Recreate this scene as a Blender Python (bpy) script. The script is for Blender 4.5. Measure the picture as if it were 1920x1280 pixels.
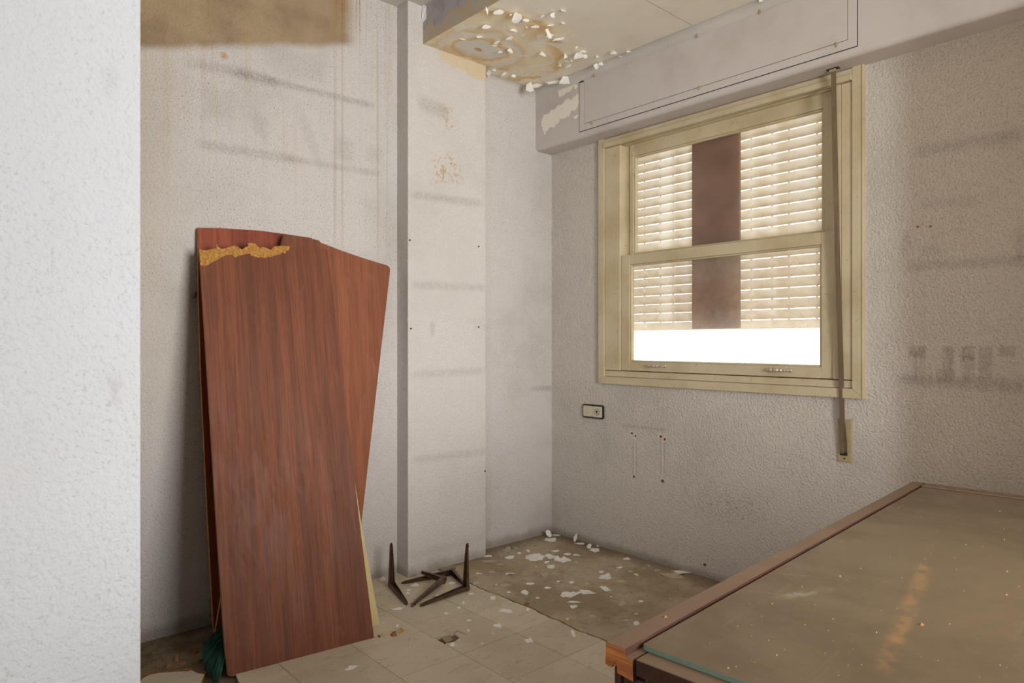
import bpy, bmesh, math, random
from mathutils import Vector, Matrix
random.seed(7)
for o in list(bpy.data.objects): bpy.data.objects.remove(o)
SC = bpy.context.scene
COL = SC.collection

# ------------------------------------------------------------------ camera
CAM_H, FPX = 1.2, 1280.0
TH = math.radians(90) - math.atan2(1143.0, 1280.0)      # heading of the view from +X
FW = Vector((math.cos(TH), math.sin(TH), 0)); RT = Vector((math.sin(TH), -math.cos(TH), 0)); UP = Vector((0, 0, 1))
EYE = Vector((0, 0, CAM_H))
cd = bpy.data.cameras.new('camera'); cd.lens = 24; cd.sensor_width = 36; cd.clip_start = 0.02
cam = bpy.data.objects.new('camera', cd); COL.objects.link(cam)
cam.location = EYE; cam.rotation_euler = (math.radians(90), 0, TH - math.radians(90))
SC.camera = cam

# ------------------------------------------------------------------ world, light, exposure
w = bpy.data.worlds.new('sky'); SC.world = w; w.use_nodes = True
bg = w.node_tree.nodes['Background']; bg.inputs[0].default_value = (0.97, 0.985, 1.0, 1); bg.inputs[1].default_value = 2.6
SC.view_settings.view_transform = 'Standard'; SC.view_settings.look = 'None'
SC.view_settings.exposure = 0.18; SC.view_settings.gamma = 1.0; SC.view_settings.use_curve_mapping = False
def area(name, loc, rot, sx, sy, power, col):
    l = bpy.data.lights.new(name, 'AREA'); l.shape = 'RECTANGLE'; l.size = sx; l.size_y = sy; l.energy = power; l.color = col
    o = bpy.data.objects.new(name, l); COL.objects.link(o); o.location = loc; o.rotation_euler = rot
    return o
# added fill lights: one in the opening of wall_rear, one bare at left
area('rear_fill', (1.55, -2.13, 1.45), (math.radians(90 - 9), 0, 0), 2.6, 1.9, 235, (1.0, 0.98, 0.955))
area('side_fill', (-1.22, -0.4, 1.5), (math.radians(90), 0, math.radians(90 + 180)), 1.6, 1.4, 30, (0.93, 0.965, 1.0))

# ------------------------------------------------------------------ pixel helpers
def ray(u, v): return FW + RT * ((u - 960) / FPX) + UP * ((640 - v) / FPX)
def P(u, v, ax, val):
    d = ray(u, v); i = 'xyz'.index(ax)
    return EYE + d * ((val - EYE[i]) / d[i])
def PP(u, v, o, n):
    d = ray(u, v); return EYE + d * ((o - EYE).dot(n) / d.dot(n))
def F(u, v, z=0.0): return P(u, v, 'z', z)

# ------------------------------------------------------------------ materials
def lin(c):
    c = c / 255.0
    return c / 12.92 if c <= 0.04045 else ((c + 0.055) / 1.055) ** 2.4
def rgb(r, g, b): return (lin(r), lin(g), lin(b), 1)
class M:
    """tiny node-graph helper"""
    def __init__(s, name, rough=0.8, spec=0.3):
        s.m = bpy.data.materials.new(name); s.m.use_nodes = True
        s.t = s.m.node_tree; s.n = s.t.nodes; s.b = s.n['Principled BSDF']
        s.b.inputs['Roughness'].default_value = rough; s.b.inputs['Specular IOR Level'].default_value = spec
        s.tc = s.n.new('ShaderNodeTexCoord'); s.co = s.tc.outputs['Object']; s.h = None
        s.sep = None
    def link(s, a, b): s.t.links.new(a, b)
    def put(s, sock, val):
        if hasattr(val, 'links') or isinstance(val, bpy.types.NodeSocket): s.link(val, sock)
        else: sock.default_value = val
    def xyz(s, i):
        if s.sep is None:
            s.sep = s.n.new('ShaderNodeSeparateXYZ'); s.link(s.co, s.sep.inputs[0])
        return s.sep.outputs[i]
    def math(s, op, a, b=None, c=None):
        n = s.n.new('ShaderNodeMath'); n.operation = op
        s.put(n.inputs[0], a)
        if b is not None: s.put(n.inputs[1], b)
        if c is not None: s.put(n.inputs[2], c)
        return n.outputs[0]
    def vmap(s, scale, src=None, loc=(0, 0, 0)):
        n = s.n.new('ShaderNodeMapping'); s.link(src or s.co, n.inputs[0]); n.inputs['Scale'].default_value = scale; n.inputs['Location'].default_value = loc
        return n.outputs[0]
    def noise(s, scale, detail=3, rough=0.55, vec=None, dist=0.0):
        n = s.n.new('ShaderNodeTexNoise'); n.inputs['Scale'].default_value = scale; n.inputs['Detail'].default_value = detail
        n.inputs['Roughness'].default_value = rough; n.inputs['Distortion'].default_value = dist
        s.link(vec or s.co, n.inputs['Vector']); return n.outputs['Fac']
    def voro(s, scale, vec=None, out='Distance'):
        n = s.n.new('ShaderNodeTexVoronoi'); n.inputs['Scale'].default_value = scale; s.link(vec or s.co, n.inputs['Vector']); return n.outputs[out]
    def rng(s, v, a, b, c=0.0, d=1.0):
        n = s.n.new('ShaderNodeMapRange'); n.interpolation_type = 'SMOOTHSTEP'
        s.put(n.inputs[0], v); n.inputs[1].default_value = a; n.inputs[2].default_value = b; n.inputs[3].default_value = c; n.inputs[4].default_value = d
        return n.outputs[0]
    def mix(s, f, a, b, blend='MIX'):
        n = s.n.new('ShaderNodeMix'); n.data_type = 'RGBA'; n.blend_type = blend
        s.put(n.inputs[0], f); s.put(n.inputs[6], a); s.put(n.inputs[7], b); return n.outputs[2]
    def ramp(s, f, stops):
        n = s.n.new('ShaderNodeValToRGB'); s.link(f, n.inputs[0]); e = n.color_ramp.elements
        while len(e) < len(stops): e.new(0.5)
        for q, (p, c) in zip(e, stops): q.position = p; q.color = c
        return n.outputs[0]
    def bump(s, h, strength, dist):
        n = s.n.new('ShaderNodeBump'); n.inputs['Strength'].default_value = strength; n.inputs['Distance'].default_value = dist
        s.link(h, n.inputs['Height'])
        if s.h: s.link(s.h, n.inputs['Normal'])
        s.h = n.outputs[0]
    def bar(s, ai, p0, z0, p1, z1, half, soft, bi=2, ends=0.03):
        """soft straight band from (p0,z0) to (p1,z1) on a wall; ai/bi are the axes along and up"""
        if p1 < p0: p0, z0, p1, z1 = p1, z1, p0, z0
        m = (z1 - z0) / max(p1 - p0, 1e-6)
        p = s.xyz(ai); q = s.math('SUBTRACT', s.xyz(bi), s.math('MULTIPLY_ADD', p, m, z0 - m * p0))
        d = s.math('ABSOLUTE', q)
        a = s.rng(d, half, half + soft, 1, 0)
        e = s.rng(p, p0 - ends, p0 + ends); f = s.rng(p, p1 - ends, p1 + ends, 1, 0)
        return s.math('MULTIPLY', a, s.math('MULTIPLY', e, f))
    def done(s, col, rough=None):
        s.put(s.b.inputs['Base Color'], col)
        if rough is not None: s.put(s.b.inputs['Roughness'], rough)
        if s.h: s.link(s.h, s.b.inputs['Normal'])
        return s.m

def plain(name, col, rough=0.6, spec=0.3, var=0.12, scale=20, metallic=0.0, bump=0.0):
    k = M(name, rough, spec); n = k.noise(scale, 4)
    c2 = tuple(x * (1 - var * 2.2) for x in col[:3]) + (1,)
    c = k.mix(k.rng(n, 0.35, 0.7), col, c2); k.b.inputs['Metallic'].default_value = metallic
    if bump: k.bump(k.noise(scale * 6, 3), bump, 0.001)
    return k.done(c)

WALL = rgb(209, 204, 201)
def wall_base(name, base=WALL, speck=0.5, grain=1.0, patch=0.35, ai=0, rel=0.55):
    k = M(name, 0.85, 0.2)
    st = k.noise(95 * grain, 2, 0.5); vo = k.voro(120 * grain)
    k.bump(k.math('ADD', k.math('MULTIPLY', k.rng(st, 0.35, 0.62), 0.9), k.math('MULTIPLY', k.rng(vo, 0.05, 0.5), 0.5)), rel, 0.0035)
    big = k.noise(1.7, 4, 0.6)
    c = k.mix(k.math('MULTIPLY', k.rng(big, 0.42, 0.75), patch), base, rgb(178, 170, 162))
    fl = k.noise(150 * grain, 2, 0.6); area_ = k.noise(3.1, 3, 0.6, k.vmap((1, 1, 1), None, (3.7, 1.1, 8.2)))
    sp = k.math('MULTIPLY', k.rng(fl, 0.57, 0.70), k.rng(area_, 0.30, 0.68, 0.25, 1))
    c = k.mix(k.math('MULTIPLY', sp, speck), c, rgb(132, 118, 104))
    return k, c
def smudge(k, c, mask, strength, col=rgb(120, 108, 98), nz=55):
    n = k.rng(k.math('ADD', k.math('MULTIPLY', k.noise(nz, 3, 0.65), .5), k.math('MULTIPLY', k.noise(160, 2, 0.6), .5)), 0.38, 0.60, 0.3, 1)
    return k.mix(k.math('MULTIPLY', k.math('MULTIPLY', mask, n), strength * .62), c, col)
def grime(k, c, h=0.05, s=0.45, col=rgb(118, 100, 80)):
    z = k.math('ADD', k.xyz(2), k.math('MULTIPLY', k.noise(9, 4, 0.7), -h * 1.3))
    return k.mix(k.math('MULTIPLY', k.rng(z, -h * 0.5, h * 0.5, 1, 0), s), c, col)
YB, YP, XW, XB, ZC, ZH = 3.04, 2.94, 3.05, 2.91, 2.737, 2.935

def mk_wall_back():
    k, c = wall_base('stained_stucco_back', speck=1.0, patch=0.5)
    # vertical yellow water runs
    v = k.vmap((34, 1, 0.55)); n = k.noise(1.0, 5, 0.7, v)
    zf = k.rng(k.xyz(2), 1.2, 2.9, 0.12, 1.0)
    c = k.mix(k.math('MULTIPLY', k.math('MULTIPLY', k.rng(n, 0.5, 0.68), k.math('MULTIPLY', zf, k.rng(k.xyz(0), 1.9, 1.96, 1, 0))), 0.42), c, rgb(196, 174, 128))
    v2 = k.vmap((70, 1, 0.30), None, (5, 0, 2)); n2 = k.noise(1.0, 3, 0.6, v2)
    reg = k.bar(0, 1.50, 2.3, 1.95, 2.3, 0.4, 0.5)
    c = k.mix(k.math('MULTIPLY', k.math('MULTIPLY', k.rng(n2, 0.56, 0.68), reg), 0.32), c, rgb(170, 140, 84))
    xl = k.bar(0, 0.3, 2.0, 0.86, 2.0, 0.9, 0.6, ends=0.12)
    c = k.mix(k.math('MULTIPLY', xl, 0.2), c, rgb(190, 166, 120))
    def L(c, a, b, half, soft, st, col=rgb(112, 100, 92)):
        p, q = P(*a, 'y', YB), P(*b, 'y', YB)
        return smudge(k, c, k.bar(0, p.x, p.z, q.x, q.z, half, soft), st, col)
    for a, b, h, so, st in [((353, 117), (470, 140), .006, .03, .45), ((440, 136), (520, 155), .008, .03, .65), ((500, 150), (700, 198), .003, .022, .6),
                            ((372, 270), (560, 300), .006, .03, .45), ((540, 297), (712, 326), .004, .022, .4), ((495, 25), (565, 65), .008, .03, .5),
                            ((380, 185), (440, 200), .04, .06, .22), ((560, 215), (600, 300), .03, .05, .25), ((470, 215), (500, 245), .03, .05, .35), ((630, 275), (660, 285), .03, .05, .35),
                            ((690, 285), (715, 292), .02, .04, .3), ((500, 105), (610, 135), .03, .06, .18), ((300, 255), (312, 330), .02, .1, .2)]:
        c = L(c, a, b, h, so, st)
    # wavy-edged patch under the ceiling: tan, deeper along its edge
    wob = k.math('MULTIPLY_ADD', k.noise(5, 4, 0.6), 0.05, -0.025)
    a, b = P(265, 92, 'y', YB), P(640, 86, 'y', YB)
    m = (b.z - a.z) / (b.x - a.x)
    hgt = k.math('SUBTRACT', k.math('ADD', k.xyz(2), wob), k.math('MULTIPLY_ADD', k.xyz(0), m, a.z - m * a.x))
    st = k.math('MULTIPLY', k.rng(hgt, -0.018, 0.03), k.rng(k.math('ADD', k.xyz(0), wob), 1.60, 1.70, 1, 0))
    tan = k.mix(k.rng(k.noise(4, 4, 0.6), 0.35, 0.7), rgb(166, 142, 106), rgb(134, 111, 80))
    c = k.mix(k.math('MULTIPLY', st, 0.9), c, tan)
    e = k.bar(0, 1.56, 2.6, 1.72, 2.6, .6, .1)
    c = k.mix(k.math('MULTIPLY', k.math('MULTIPLY', k.rng(n2, .48, .62), k.math('MULTIPLY', e, k.rng(k.xyz(2), 2.55, 2.9))), 0.8), c, rgb(168, 118, 52))
    p = P(420, 104, 'y', YB); c = k.mix(k.math('MULTIPLY', k.bar(0, p.x - .012, p.z, p.x + .012, p.z, .006, .014, ends=.01), .8), c, rgb(190, 150, 80))
    p, q = P(997, 729, 'y', YB), P(1037, 727, 'y', YB)
    c = smudge(k, c, k.bar(0, p.x, p.z, q.x, q.z, .006, .02), .7)
    c = grime(k, c, 0.06, 0.5)
    return k.done(c)
def mk_wall_pillar():
    k, c = wall_base('stucco_pillar', base=rgb(213, 208, 203), speck=0.4, patch=0.25)
    for a, b, st in [((774, 365), (903, 381), .5), ((774, 534), (908, 539), .4), ((774, 703), (908, 694), .35), ((778, 862), (911, 846), .35), ((772, 1040), (910, 1005), .2)]:
        p, q = P(*a, 'y', YP), P(*b, 'y', YP); c = smudge(k, c, k.bar(0, p.x, p.z, q.x, q.z, .004, .03), st)
    p, q = P(785, 190, 'y', YP), P(840, 212, 'y', YP); c = smudge(k, c, k.bar(0, p.x, p.z, q.x, q.z, .012, .05), .5)
    for a, b, h in [((811, 315), (863, 320), .07), ((830, 215), (855, 230), .05)]:
        p, q = P(*a, 'y', YP), P(*b, 'y', YP)
        c = k.mix(k.math('MULTIPLY', k.math('MULTIPLY', k.bar(0, p.x, p.z, q.x, q.z, h * .6, h, ends=.05), k.rng(k.noise(60, 2), .52, .66)), .8), c, rgb(190, 150, 100))
    p = P(811, 616, 'y', YP); c = smudge(k, c, k.bar(0, p.x - .012, p.z, p.x + .012, p.z, .02, .03, ends=.01), .5)
    # bare plaster patch under the ceiling leak
    a, b = P(835, 118, 'y', YP), P(905, 138, 'y', YP)
    w = k.math('MULTIPLY_ADD', k.noise(16, 3, .6), .10, -.05)
    d = k.math('SUBTRACT', k.math('ADD', k.xyz(2), w), k.math('MULTIPLY_ADD', k.xyz(0), -.16, 2.737 - .075 + .16 * 2.3))
    c = k.mix(k.math('MULTIPLY', k.rng(d, -.004, .004), k.rng(k.math('ADD', k.xyz(0), w), 2.10, 2.13)), c, rgb(214, 198, 168))
    c = grime(k, c, 0.06, 0.45)
    return k.done(c)
def mk_wall_right():
    k, c = wall_base('stucco_right', base=rgb(211, 203, 194), speck=0.6, patch=0.45, ai=1)
    far = k.rng(k.xyz(1), 1.12, 0.95)                        # the end of the wall the shelves stood against
    c = k.mix(k.math('MULTIPLY', far, .6), c, rgb(158, 139, 116))  # dirt tint, deepened to darken this end where less light falls
    fl = k.noise(230, 2, .6); c = k.mix(k.math('MULTIPLY', k.math('MULTIPLY', far, k.rng(fl, .55, .68)), .45), c, rgb(116, 98, 78))
    def L(c, a, b, half, soft, st, ends=.02):
        p, q = P(*a, 'x', XW), P(*b, 'x', XW)
        return smudge(k, c, k.bar(1, p.y, p.z, q.y, q.z, half, soft, ends=ends), st, rgb(104, 92, 84))
    for a, b, h, so, st in [((1716, 285), (1915, 252), .006, .035, .5), ((1726, 384), (1831, 376), .004, .03, .3), ((1697, 500), (1918, 487), .004, .03, .5),
                            ((1693, 462), (1708, 460), .03, .04, .45), ((1905, 465), (1920, 462), .05, .04, .5), ((1687, 711), (1918, 724), .005, .035, .65),
                            ((1730, 470), (1765, 468), .008, .03, .35)]:
        c = L(c, a, b, h, so, st)
    for (u0, u1, v0, v1, st) in [(1704, 1737, 652, 667, .75), (1712, 1735, 667, 708, .35), (1767, 1787, 652, 710, .5), (1776, 1788, 655, 690, .4), (1802, 1827, 652, 672, .7), (1802, 1827, 670, 712, .5),
                                 (1835, 1860, 654, 708, .55), (1872, 1905, 652, 664, .6), (1755, 1790, 695, 712, .4)]:
        um, vm = (u0 + u1) / 2, (v0 + v1) / 2
        p, q = P(u0, vm, 'x', XW), P(u1, vm, 'x', XW); t = P(um, v0, 'x', XW).z - P(um, v1, 'x', XW).z
        c = smudge(k, c, k.bar(1, p.y, p.z, q.y, q.z, t / 2, .015, ends=.006), st, rgb(98, 86, 80))
    # mould speckle under the window
    p, q = P(1300, 940, 'x', XW), P(1440, 955, 'x', XW)
    c = k.mix(k.math('MULTIPLY', k.math('MULTIPLY', k.bar(1, p.y, p.z, q.y, q.z, .02, .12, ends=.1), k.rng(k.noise(130, 3, .7), .54, .66)), .75), c, rgb(110, 96, 74))
    # pale bracket marks and scuffs below the window
    for u in (1190, 1242):
        p = P(u, 826, 'x', XW); q = P(u, 890, 'x', XW); t = (p.z - q.z) / 2
        for du in (-.012, .010):
            c = k.mix(k.math('MULTIPLY', k.bar(1, p.y + du - .004, (p.z + q.z) / 2, p.y + du + .004, (p.z + q.z) / 2, t * .85, .03, ends=.004), .35), c, rgb(140, 130, 118))
        c = k.mix(k.math('MULTIPLY', k.bar(1, p.y - .004, (p.z + q.z) / 2, p.y + .004, (p.z + q.z) / 2, t, .03, ends=.006), .7), c, rgb(222, 216, 208))
    c = L(c, (1166, 797), (1250, 806), .001, .012, .5)
    c = L(c, (1130, 820), (1190, 822), .02, .2, .15)
    c = grime(k, c, 0.045, 0.5)
    return k.done(c)
def mk_wall_near():
    k, c = wall_base('stucco_near', base=rgb(194, 196, 201), speck=0.28, patch=0.15, grain=0.9, rel=0.38)
    p = P(208, 150, 'y', 1.44); c = smudge(k, c, k.bar(0, p.x - .012, p.z, p.x + .012, p.z, .01, .03, ends=.01), .25)
    p = P(215, 730, 'y', 1.44); c = smudge(k, c, k.bar(0, p.x - .01, p.z, p.x + .01, p.z, .01, .04, ends=.01), .3)
    a = P(98, 490, 'y', 1.44); c = smudge(k, c, k.bar(0, a.x - .002, a.z, a.x + .002, a.z, .02, .01, ends=.002), .35)
    return k.done(c)
def mk_ceiling_low():
    k = M('leak_stained_ceiling', 0.8, 0.25)
    base = k.mix(k.rng(k.noise(2.2, 4, .6), .4, .7), rgb(234, 227, 211), rgb(226, 217, 198))
    C0 = P(890, 93, 'z', ZC)
    wx = k.math('MULTIPLY_ADD', k.noise(3.0, 4, .55), .34, -.17); wy = k.math('MULTIPLY_ADD', k.noise(3.4, 4, .55, k.vmap((1, 1, 1), None, (7, 3, 0))), .34, -.17)
    dx = k.math('ADD', k.math('SUBTRACT', k.xyz(0), C0.x), wx); dy = k.math('ADD', k.math('SUBTRACT', k.xyz(1), C0.y), wy)
    # the stain reaches further towards the room corner
    r = k.math('SQRT', k.math('ADD', k.math('POWER', k.math('MULTIPLY', k.math('SUBTRACT', dx, .04), .82), 2.0), k.math('POWER', dy, 2.0)))
    g, y, dk = rgb(222, 215, 204), rgb(238, 224, 196), rgb(218, 186, 134)
    c = k.ramp(k.math('MULTIPLY', r, 1.6), [(0, rgb(212, 186, 138)), (.03, rgb(194, 154, 92)), (.045, g), (.17, g), (.20, dk), (.235, rgb(236, 221, 192)), (.32, g), (.34, rgb(226, 202, 160)),
                                        (.40, y), (.52, rgb(238, 222, 190)), (.60, rgb(230, 206, 164)), (.645, dk), (.68, y), (.80, rgb(230, 222, 206))])
    c = k.mix(k.rng(r, .46, .62), c, base)
    dr = k.bar(1, 2.86, 2.3, 2.96, 2.3, .35, .1, bi=0, ends=.04)
    c = k.mix(k.math('MULTIPLY', k.math('MULTIPLY', dr, k.rng(k.noise(14, 3), .40, .6)), .55), c, rgb(208, 174, 122))
    # peeled islands
    pe = k.noise(6.5, 5, .62, None, .6); ring = k.math('MULTIPLY', k.rng(r, .10, .2), k.rng(r, .40, .62, 1, 0))
    pm = k.math('MULTIPLY', k.rng(pe, .56, .575), ring)
    c = k.mix(k.math('MULTIPLY', pm, .75), c, rgb(236, 230, 218))
    k.bump(pm, .5, .002)
    jy = 1.893                                                # plasterboard joint
    j = k.rng(k.math('ABSOLUTE', k.math('ADD', k.math('SUBTRACT', k.xyz(1), jy), k.math('MULTIPLY_ADD', k.noise(20, 2), .008, -.004))), .0012, .003, 1, 0)
    c = k.mix(k.math('MULTIPLY', j, .6), c, rgb(120, 108, 90))
    return k.done(c)
def mk_drop_face():
    k = M('peeled_drop_face', 0.85, 0.2)
    n = k.noise(5.0, 5, .6, None, .8)
    z = k.xyz(2)
    low = k.rng(k.math('ADD', k.math('MULTIPLY', z, 3.2), n), 9.43, 9.46, 1, 0)
    c = k.mix(k.rng(k.noise(12, 4), .4, .7), rgb(186, 180, 182), rgb(170, 163, 164))
    c = k.mix(low, c, k.mix(k.rng(k.noise(10, 4, .6, None, 1.0), .4, .65), rgb(196, 184, 166), rgb(204, 176, 130)))
    k.bump(low, .4, .002); k.bump(k.noise(120, 2), .2, .001)
    return k.done(c)
def mk_box():
    k = M('painted_shutter_box', 0.7, 0.3)
    c = k.mix(k.rng(k.noise(3, 4, .6), .4, .72), rgb(206, 198, 193), rgb(193, 184, 178))
    # flaked patches left of the access panel, showing the cream coat below
    yv, zv = k.xyz(1), k.xyz(2)
    w1 = k.math('MULTIPLY_ADD', k.noise(14, 4, .65), .11, -.055)
    a, b = P(1016, 235, 'x', XB), P(1084, 190, 'x', XB)
    m1 = k.bar(1, a.y, a.z + .012, b.y, b.z + .012, .0, .001)
    ya, yb = min(a.y, b.y), max(a.y, b.y); sl = (a.z - b.z) / (a.y - b.y)
    d = k.math('ABSOLUTE', k.math('ADD', k.math('SUBTRACT', zv, k.math('MULTIPLY_ADD', yv, sl, b.z - sl * b.y)), w1))
    m = k.math('MULTIPLY', k.rng(d, .046, .049, 1, 0), k.math('MULTIPLY', k.rng(k.math('ADD', yv, w1), ya, ya + .004), k.rng(k.math('ADD', yv, w1), yb, yb + .004, 1, 0)))
    c = k.mix(m, c, rgb(240, 233, 220)); k.bump(m, -.4, .002)
    a, b = P(1045, 168, 'x', XB), P(1082, 150, 'x', XB); ya, yb = min(a.y, b.y), max(a.y, b.y)
    d = k.math('ABSOLUTE', k.math('ADD', k.math('SUBTRACT', zv, (a.z + b.z) / 2), w1))
    m = k.math('MULTIPLY', k.rng(d, .034, .037, 1, 0), k.math('MULTIPLY', k.rng(k.math('ADD', yv, w1), ya, ya + .004), k.rng(k.math('ADD', yv, w1), yb, yb + .004, 1, 0)))
    c = k.mix(m, c, rgb(240, 233, 220))
    k.bump(k.noise(60, 3), .12, .001)
    return k.done(c)
def mk_tile():
    k = M('worn_vinyl_tile', 0.62, 0.3)
    oi = k.n.new('ShaderNodeObjectInfo')
    k.co = k.tc.outputs['Object']
    geo = k.n.new('ShaderNodeNewGeometry'); k.co = geo.outputs['Position']
    c = k.mix(k.rng(k.noise(3.2, 5, .6), .38, .68), rgb(216, 204, 179), rgb(203, 190, 164))
    c = k.mix(k.math('MULTIPLY', oi.outputs['Random'], .22), c, rgb(164, 150, 124))
    sc = k.noise(9, 5, .7, k.vmap((1, 2.4, 1), k.co), .8)
    c = k.mix(k.math('MULTIPLY', k.rng(sc, .57, .66), .38), c, rgb(160, 126, 84))
    c = k.mix(k.math('MULTIPLY', k.rng(k.noise(150, 2), .62, .7), .4), c, rgb(120, 104, 84))
    k.bump(k.noise(40, 3), .12, .001)
    return k.done(c)
def mk_screed():
    k = M('dirty_screed', 0.85, 0.2)
    n = k.noise(2.4, 5, .62)
    c = k.mix(k.rng(n, .36, .64), rgb(192, 177, 152), rgb(162, 144, 117))
    c = k.mix(k.math('MULTIPLY', k.rng(k.noise(26, 4, .7), .52, .68), .4), c, rgb(112, 94, 72))
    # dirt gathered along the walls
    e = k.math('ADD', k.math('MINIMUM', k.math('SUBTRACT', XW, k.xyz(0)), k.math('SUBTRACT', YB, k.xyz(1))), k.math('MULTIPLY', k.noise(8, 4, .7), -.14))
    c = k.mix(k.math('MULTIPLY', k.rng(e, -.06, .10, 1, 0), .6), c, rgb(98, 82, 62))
    c = k.mix(k.math('MULTIPLY', k.rng(k.noise(60, 3, .7, None), .6, .68), .4), c, rgb(186, 176, 158))
    k.bump(k.noise(50, 4, .7), .35, .003)
    return k.done(c)
def mk_subfloor():
    k = M('dark_subfloor', 0.9, 0.15)
    c = k.mix(k.rng(k.noise(7, 5, .7), .36, .66), rgb(134, 118, 98), rgb(98, 83, 66))
    c = k.mix(k.math('MULTIPLY', k.rng(k.noise(70, 3, .7), .6, .68), .5), c, rgb(140, 122, 98))
    k.bump(k.noise(60, 4, .7), .4, .003)
    return k.done(c)
def mk_wood(name, c1, c2, c3, dusty=.25, rough=.42, axis=2, scale=1.0):
    k = M(name, rough, 0.22)
    s = [26 * scale] * 3; s[axis] = .9 * scale
    n = k.noise(1.0, 6, .62, k.vmap(tuple(s)), .35)
    s2 = [250 * scale] * 3; s2[axis] = 4.0 * scale
    f = k.noise(1.0, 3, .6, k.vmap(tuple(s2)))
    s3 = [7 * scale] * 3; s3[axis] = .35 * scale
    b = k.noise(1.0, 3, .5, k.vmap(tuple(s3), None, (2.2, 1.7, .4)))
    c = k.mix(k.rng(n, .34, .68), c1, c2); c = k.mix(k.math('MULTIPLY', k.rng(f, .46, .64), .62), c, c3)
    c = k.mix(k.math('MULTIPLY', k.rng(b, .45, .7), .45), c, c3)
    if dusty:
        s4 = [16] * 3; s4[axis] = 4.0
        d = k.noise(1.0, 6, .72, k.vmap(tuple(s4), None, (5, 2, 1)), .5)
        c = k.mix(k.math('MULTIPLY', k.rng(d, .54, .76), dusty), c, rgb(186, 166, 154))
        r = k.rng(d, .4, .7, rough, .75)
    else: r = rough
    k.bump(f, .08, .0006)
    return k.done(c, r)
def mk_chip():
    k = M('raw_chipboard', 0.9, 0.1)
    v = k.voro(170); n = k.noise(90, 3, .7)
    c = k.mix(k.rng(n, .36, .66), rgb(222, 176, 104), rgb(176, 122, 58))
    c = k.mix(k.math('MULTIPLY', k.rng(v, .1, .5), .5), c, rgb(150, 98, 44)); k.bump(n, .8, .003)
    return k.done(c)
def mk_glass(name, haze, tint):
    m = bpy.data.materials.new(name); m.use_nodes = True; t = m.node_tree; n = t.nodes; n.clear()
    out = n.new('ShaderNodeOutputMaterial'); tr = n.new('ShaderNodeBsdfTransparent'); tr.inputs[0].default_value = tint
    gl = n.new('ShaderNodeBsdfGlossy'); gl.inputs['Roughness'].default_value = .08
    df = n.new('ShaderNodeBsdfDiffuse'); df.inputs[0].default_value = rgb(205, 190, 170)
    tl = n.new('ShaderNodeBsdfTranslucent'); tl.inputs[0].default_value = rgb(225, 215, 200)
    dt = n.new('ShaderNodeMixShader'); dt.inputs[0].default_value = .5; t.links.new(df.outputs[0], dt.inputs[1]); t.links.new(tl.outputs[0], dt.inputs[2])
    tc = n.new('ShaderNodeTexCoord'); nz = n.new('ShaderNodeTexNoise'); nz.inputs['Scale'].default_value = 7; nz.inputs['Detail'].default_value = 6; nz.inputs['Roughness'].default_value = .7
    t.links.new(tc.outputs['Object'], nz.inputs[0])
    mr = n.new('ShaderNodeMapRange'); mr.inputs[1].default_value = .3; mr.inputs[2].default_value = .72; mr.inputs[3].default_value = haze * .65; mr.inputs[4].default_value = haze * 1.35
    t.links.new(nz.outputs[0], mr.inputs[0])
    m1 = n.new('ShaderNodeMixShader'); t.links.new(mr.outputs[0], m1.inputs[0]); t.links.new(tr.outputs[0], m1.inputs[1]); t.links.new(dt.outputs[0], m1.inputs[2])
    fr = n.new('ShaderNodeFresnel'); fr.inputs[0].default_value = 1.45
    m2 = n.new('ShaderNodeMixShader'); t.links.new(fr.outputs[0], m2.inputs[0]); t.links.new(m1.outputs[0], m2.inputs[1]); t.links.new(gl.outputs[0], m2.inputs[2])
    t.links.new(m2.outputs[0], out.inputs[0]); return m
def mk_slat():
    m = bpy.data.materials.new('cream_plastic_slat'); m.use_nodes = True; t = m.node_tree; n = t.nodes; n.clear()
    out = n.new('ShaderNodeOutputMaterial'); df = n.new('ShaderNodeBsdfDiffuse'); tl = n.new('ShaderNodeBsdfTranslucent')
    tc = n.new('ShaderNodeTexCoord'); nz = n.new('ShaderNodeTexNoise'); nz.inputs['Scale'].default_value = 14; nz.inputs['Detail'].default_value = 5
    t.links.new(tc.outputs['Object'], nz.inputs[0]); rp = n.new('ShaderNodeValToRGB'); t.links.new(nz.outputs[0], rp.inputs[0])
    rp.color_ramp.elements[0].position = .35; rp.color_ramp.elements[0].color = rgb(226, 217, 200); rp.color_ramp.elements[1].position = .65; rp.color_ramp.elements[1].color = rgb(242, 238, 230)
    t.links.new(rp.outputs[0], df.inputs[0]); t.links.new(rp.outputs[0], tl.inputs[0])
    mx = n.new('ShaderNodeMixShader'); mx.inputs[0].default_value = .64; t.links.new(df.outputs[0], mx.inputs[1]); t.links.new(tl.outputs[0], mx.inputs[2]); t.links.new(mx.outputs[0], out.inputs[0])
    return m
def mk_cream():
    k = M('aged_cream_paint', 0.5, 0.35)
    c = k.mix(k.rng(k.noise(4, 4, .6), .38, .7), rgb(212, 197, 165), rgb(197, 179, 143))
    c = k.mix(k.math('MULTIPLY', k.rng(k.noise(45, 4, .75), .62, .70), .5), c, rgb(126, 100, 66))
    k.bump(k.noise(70, 2), .06, .0006)
    return k.done(c)
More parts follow.
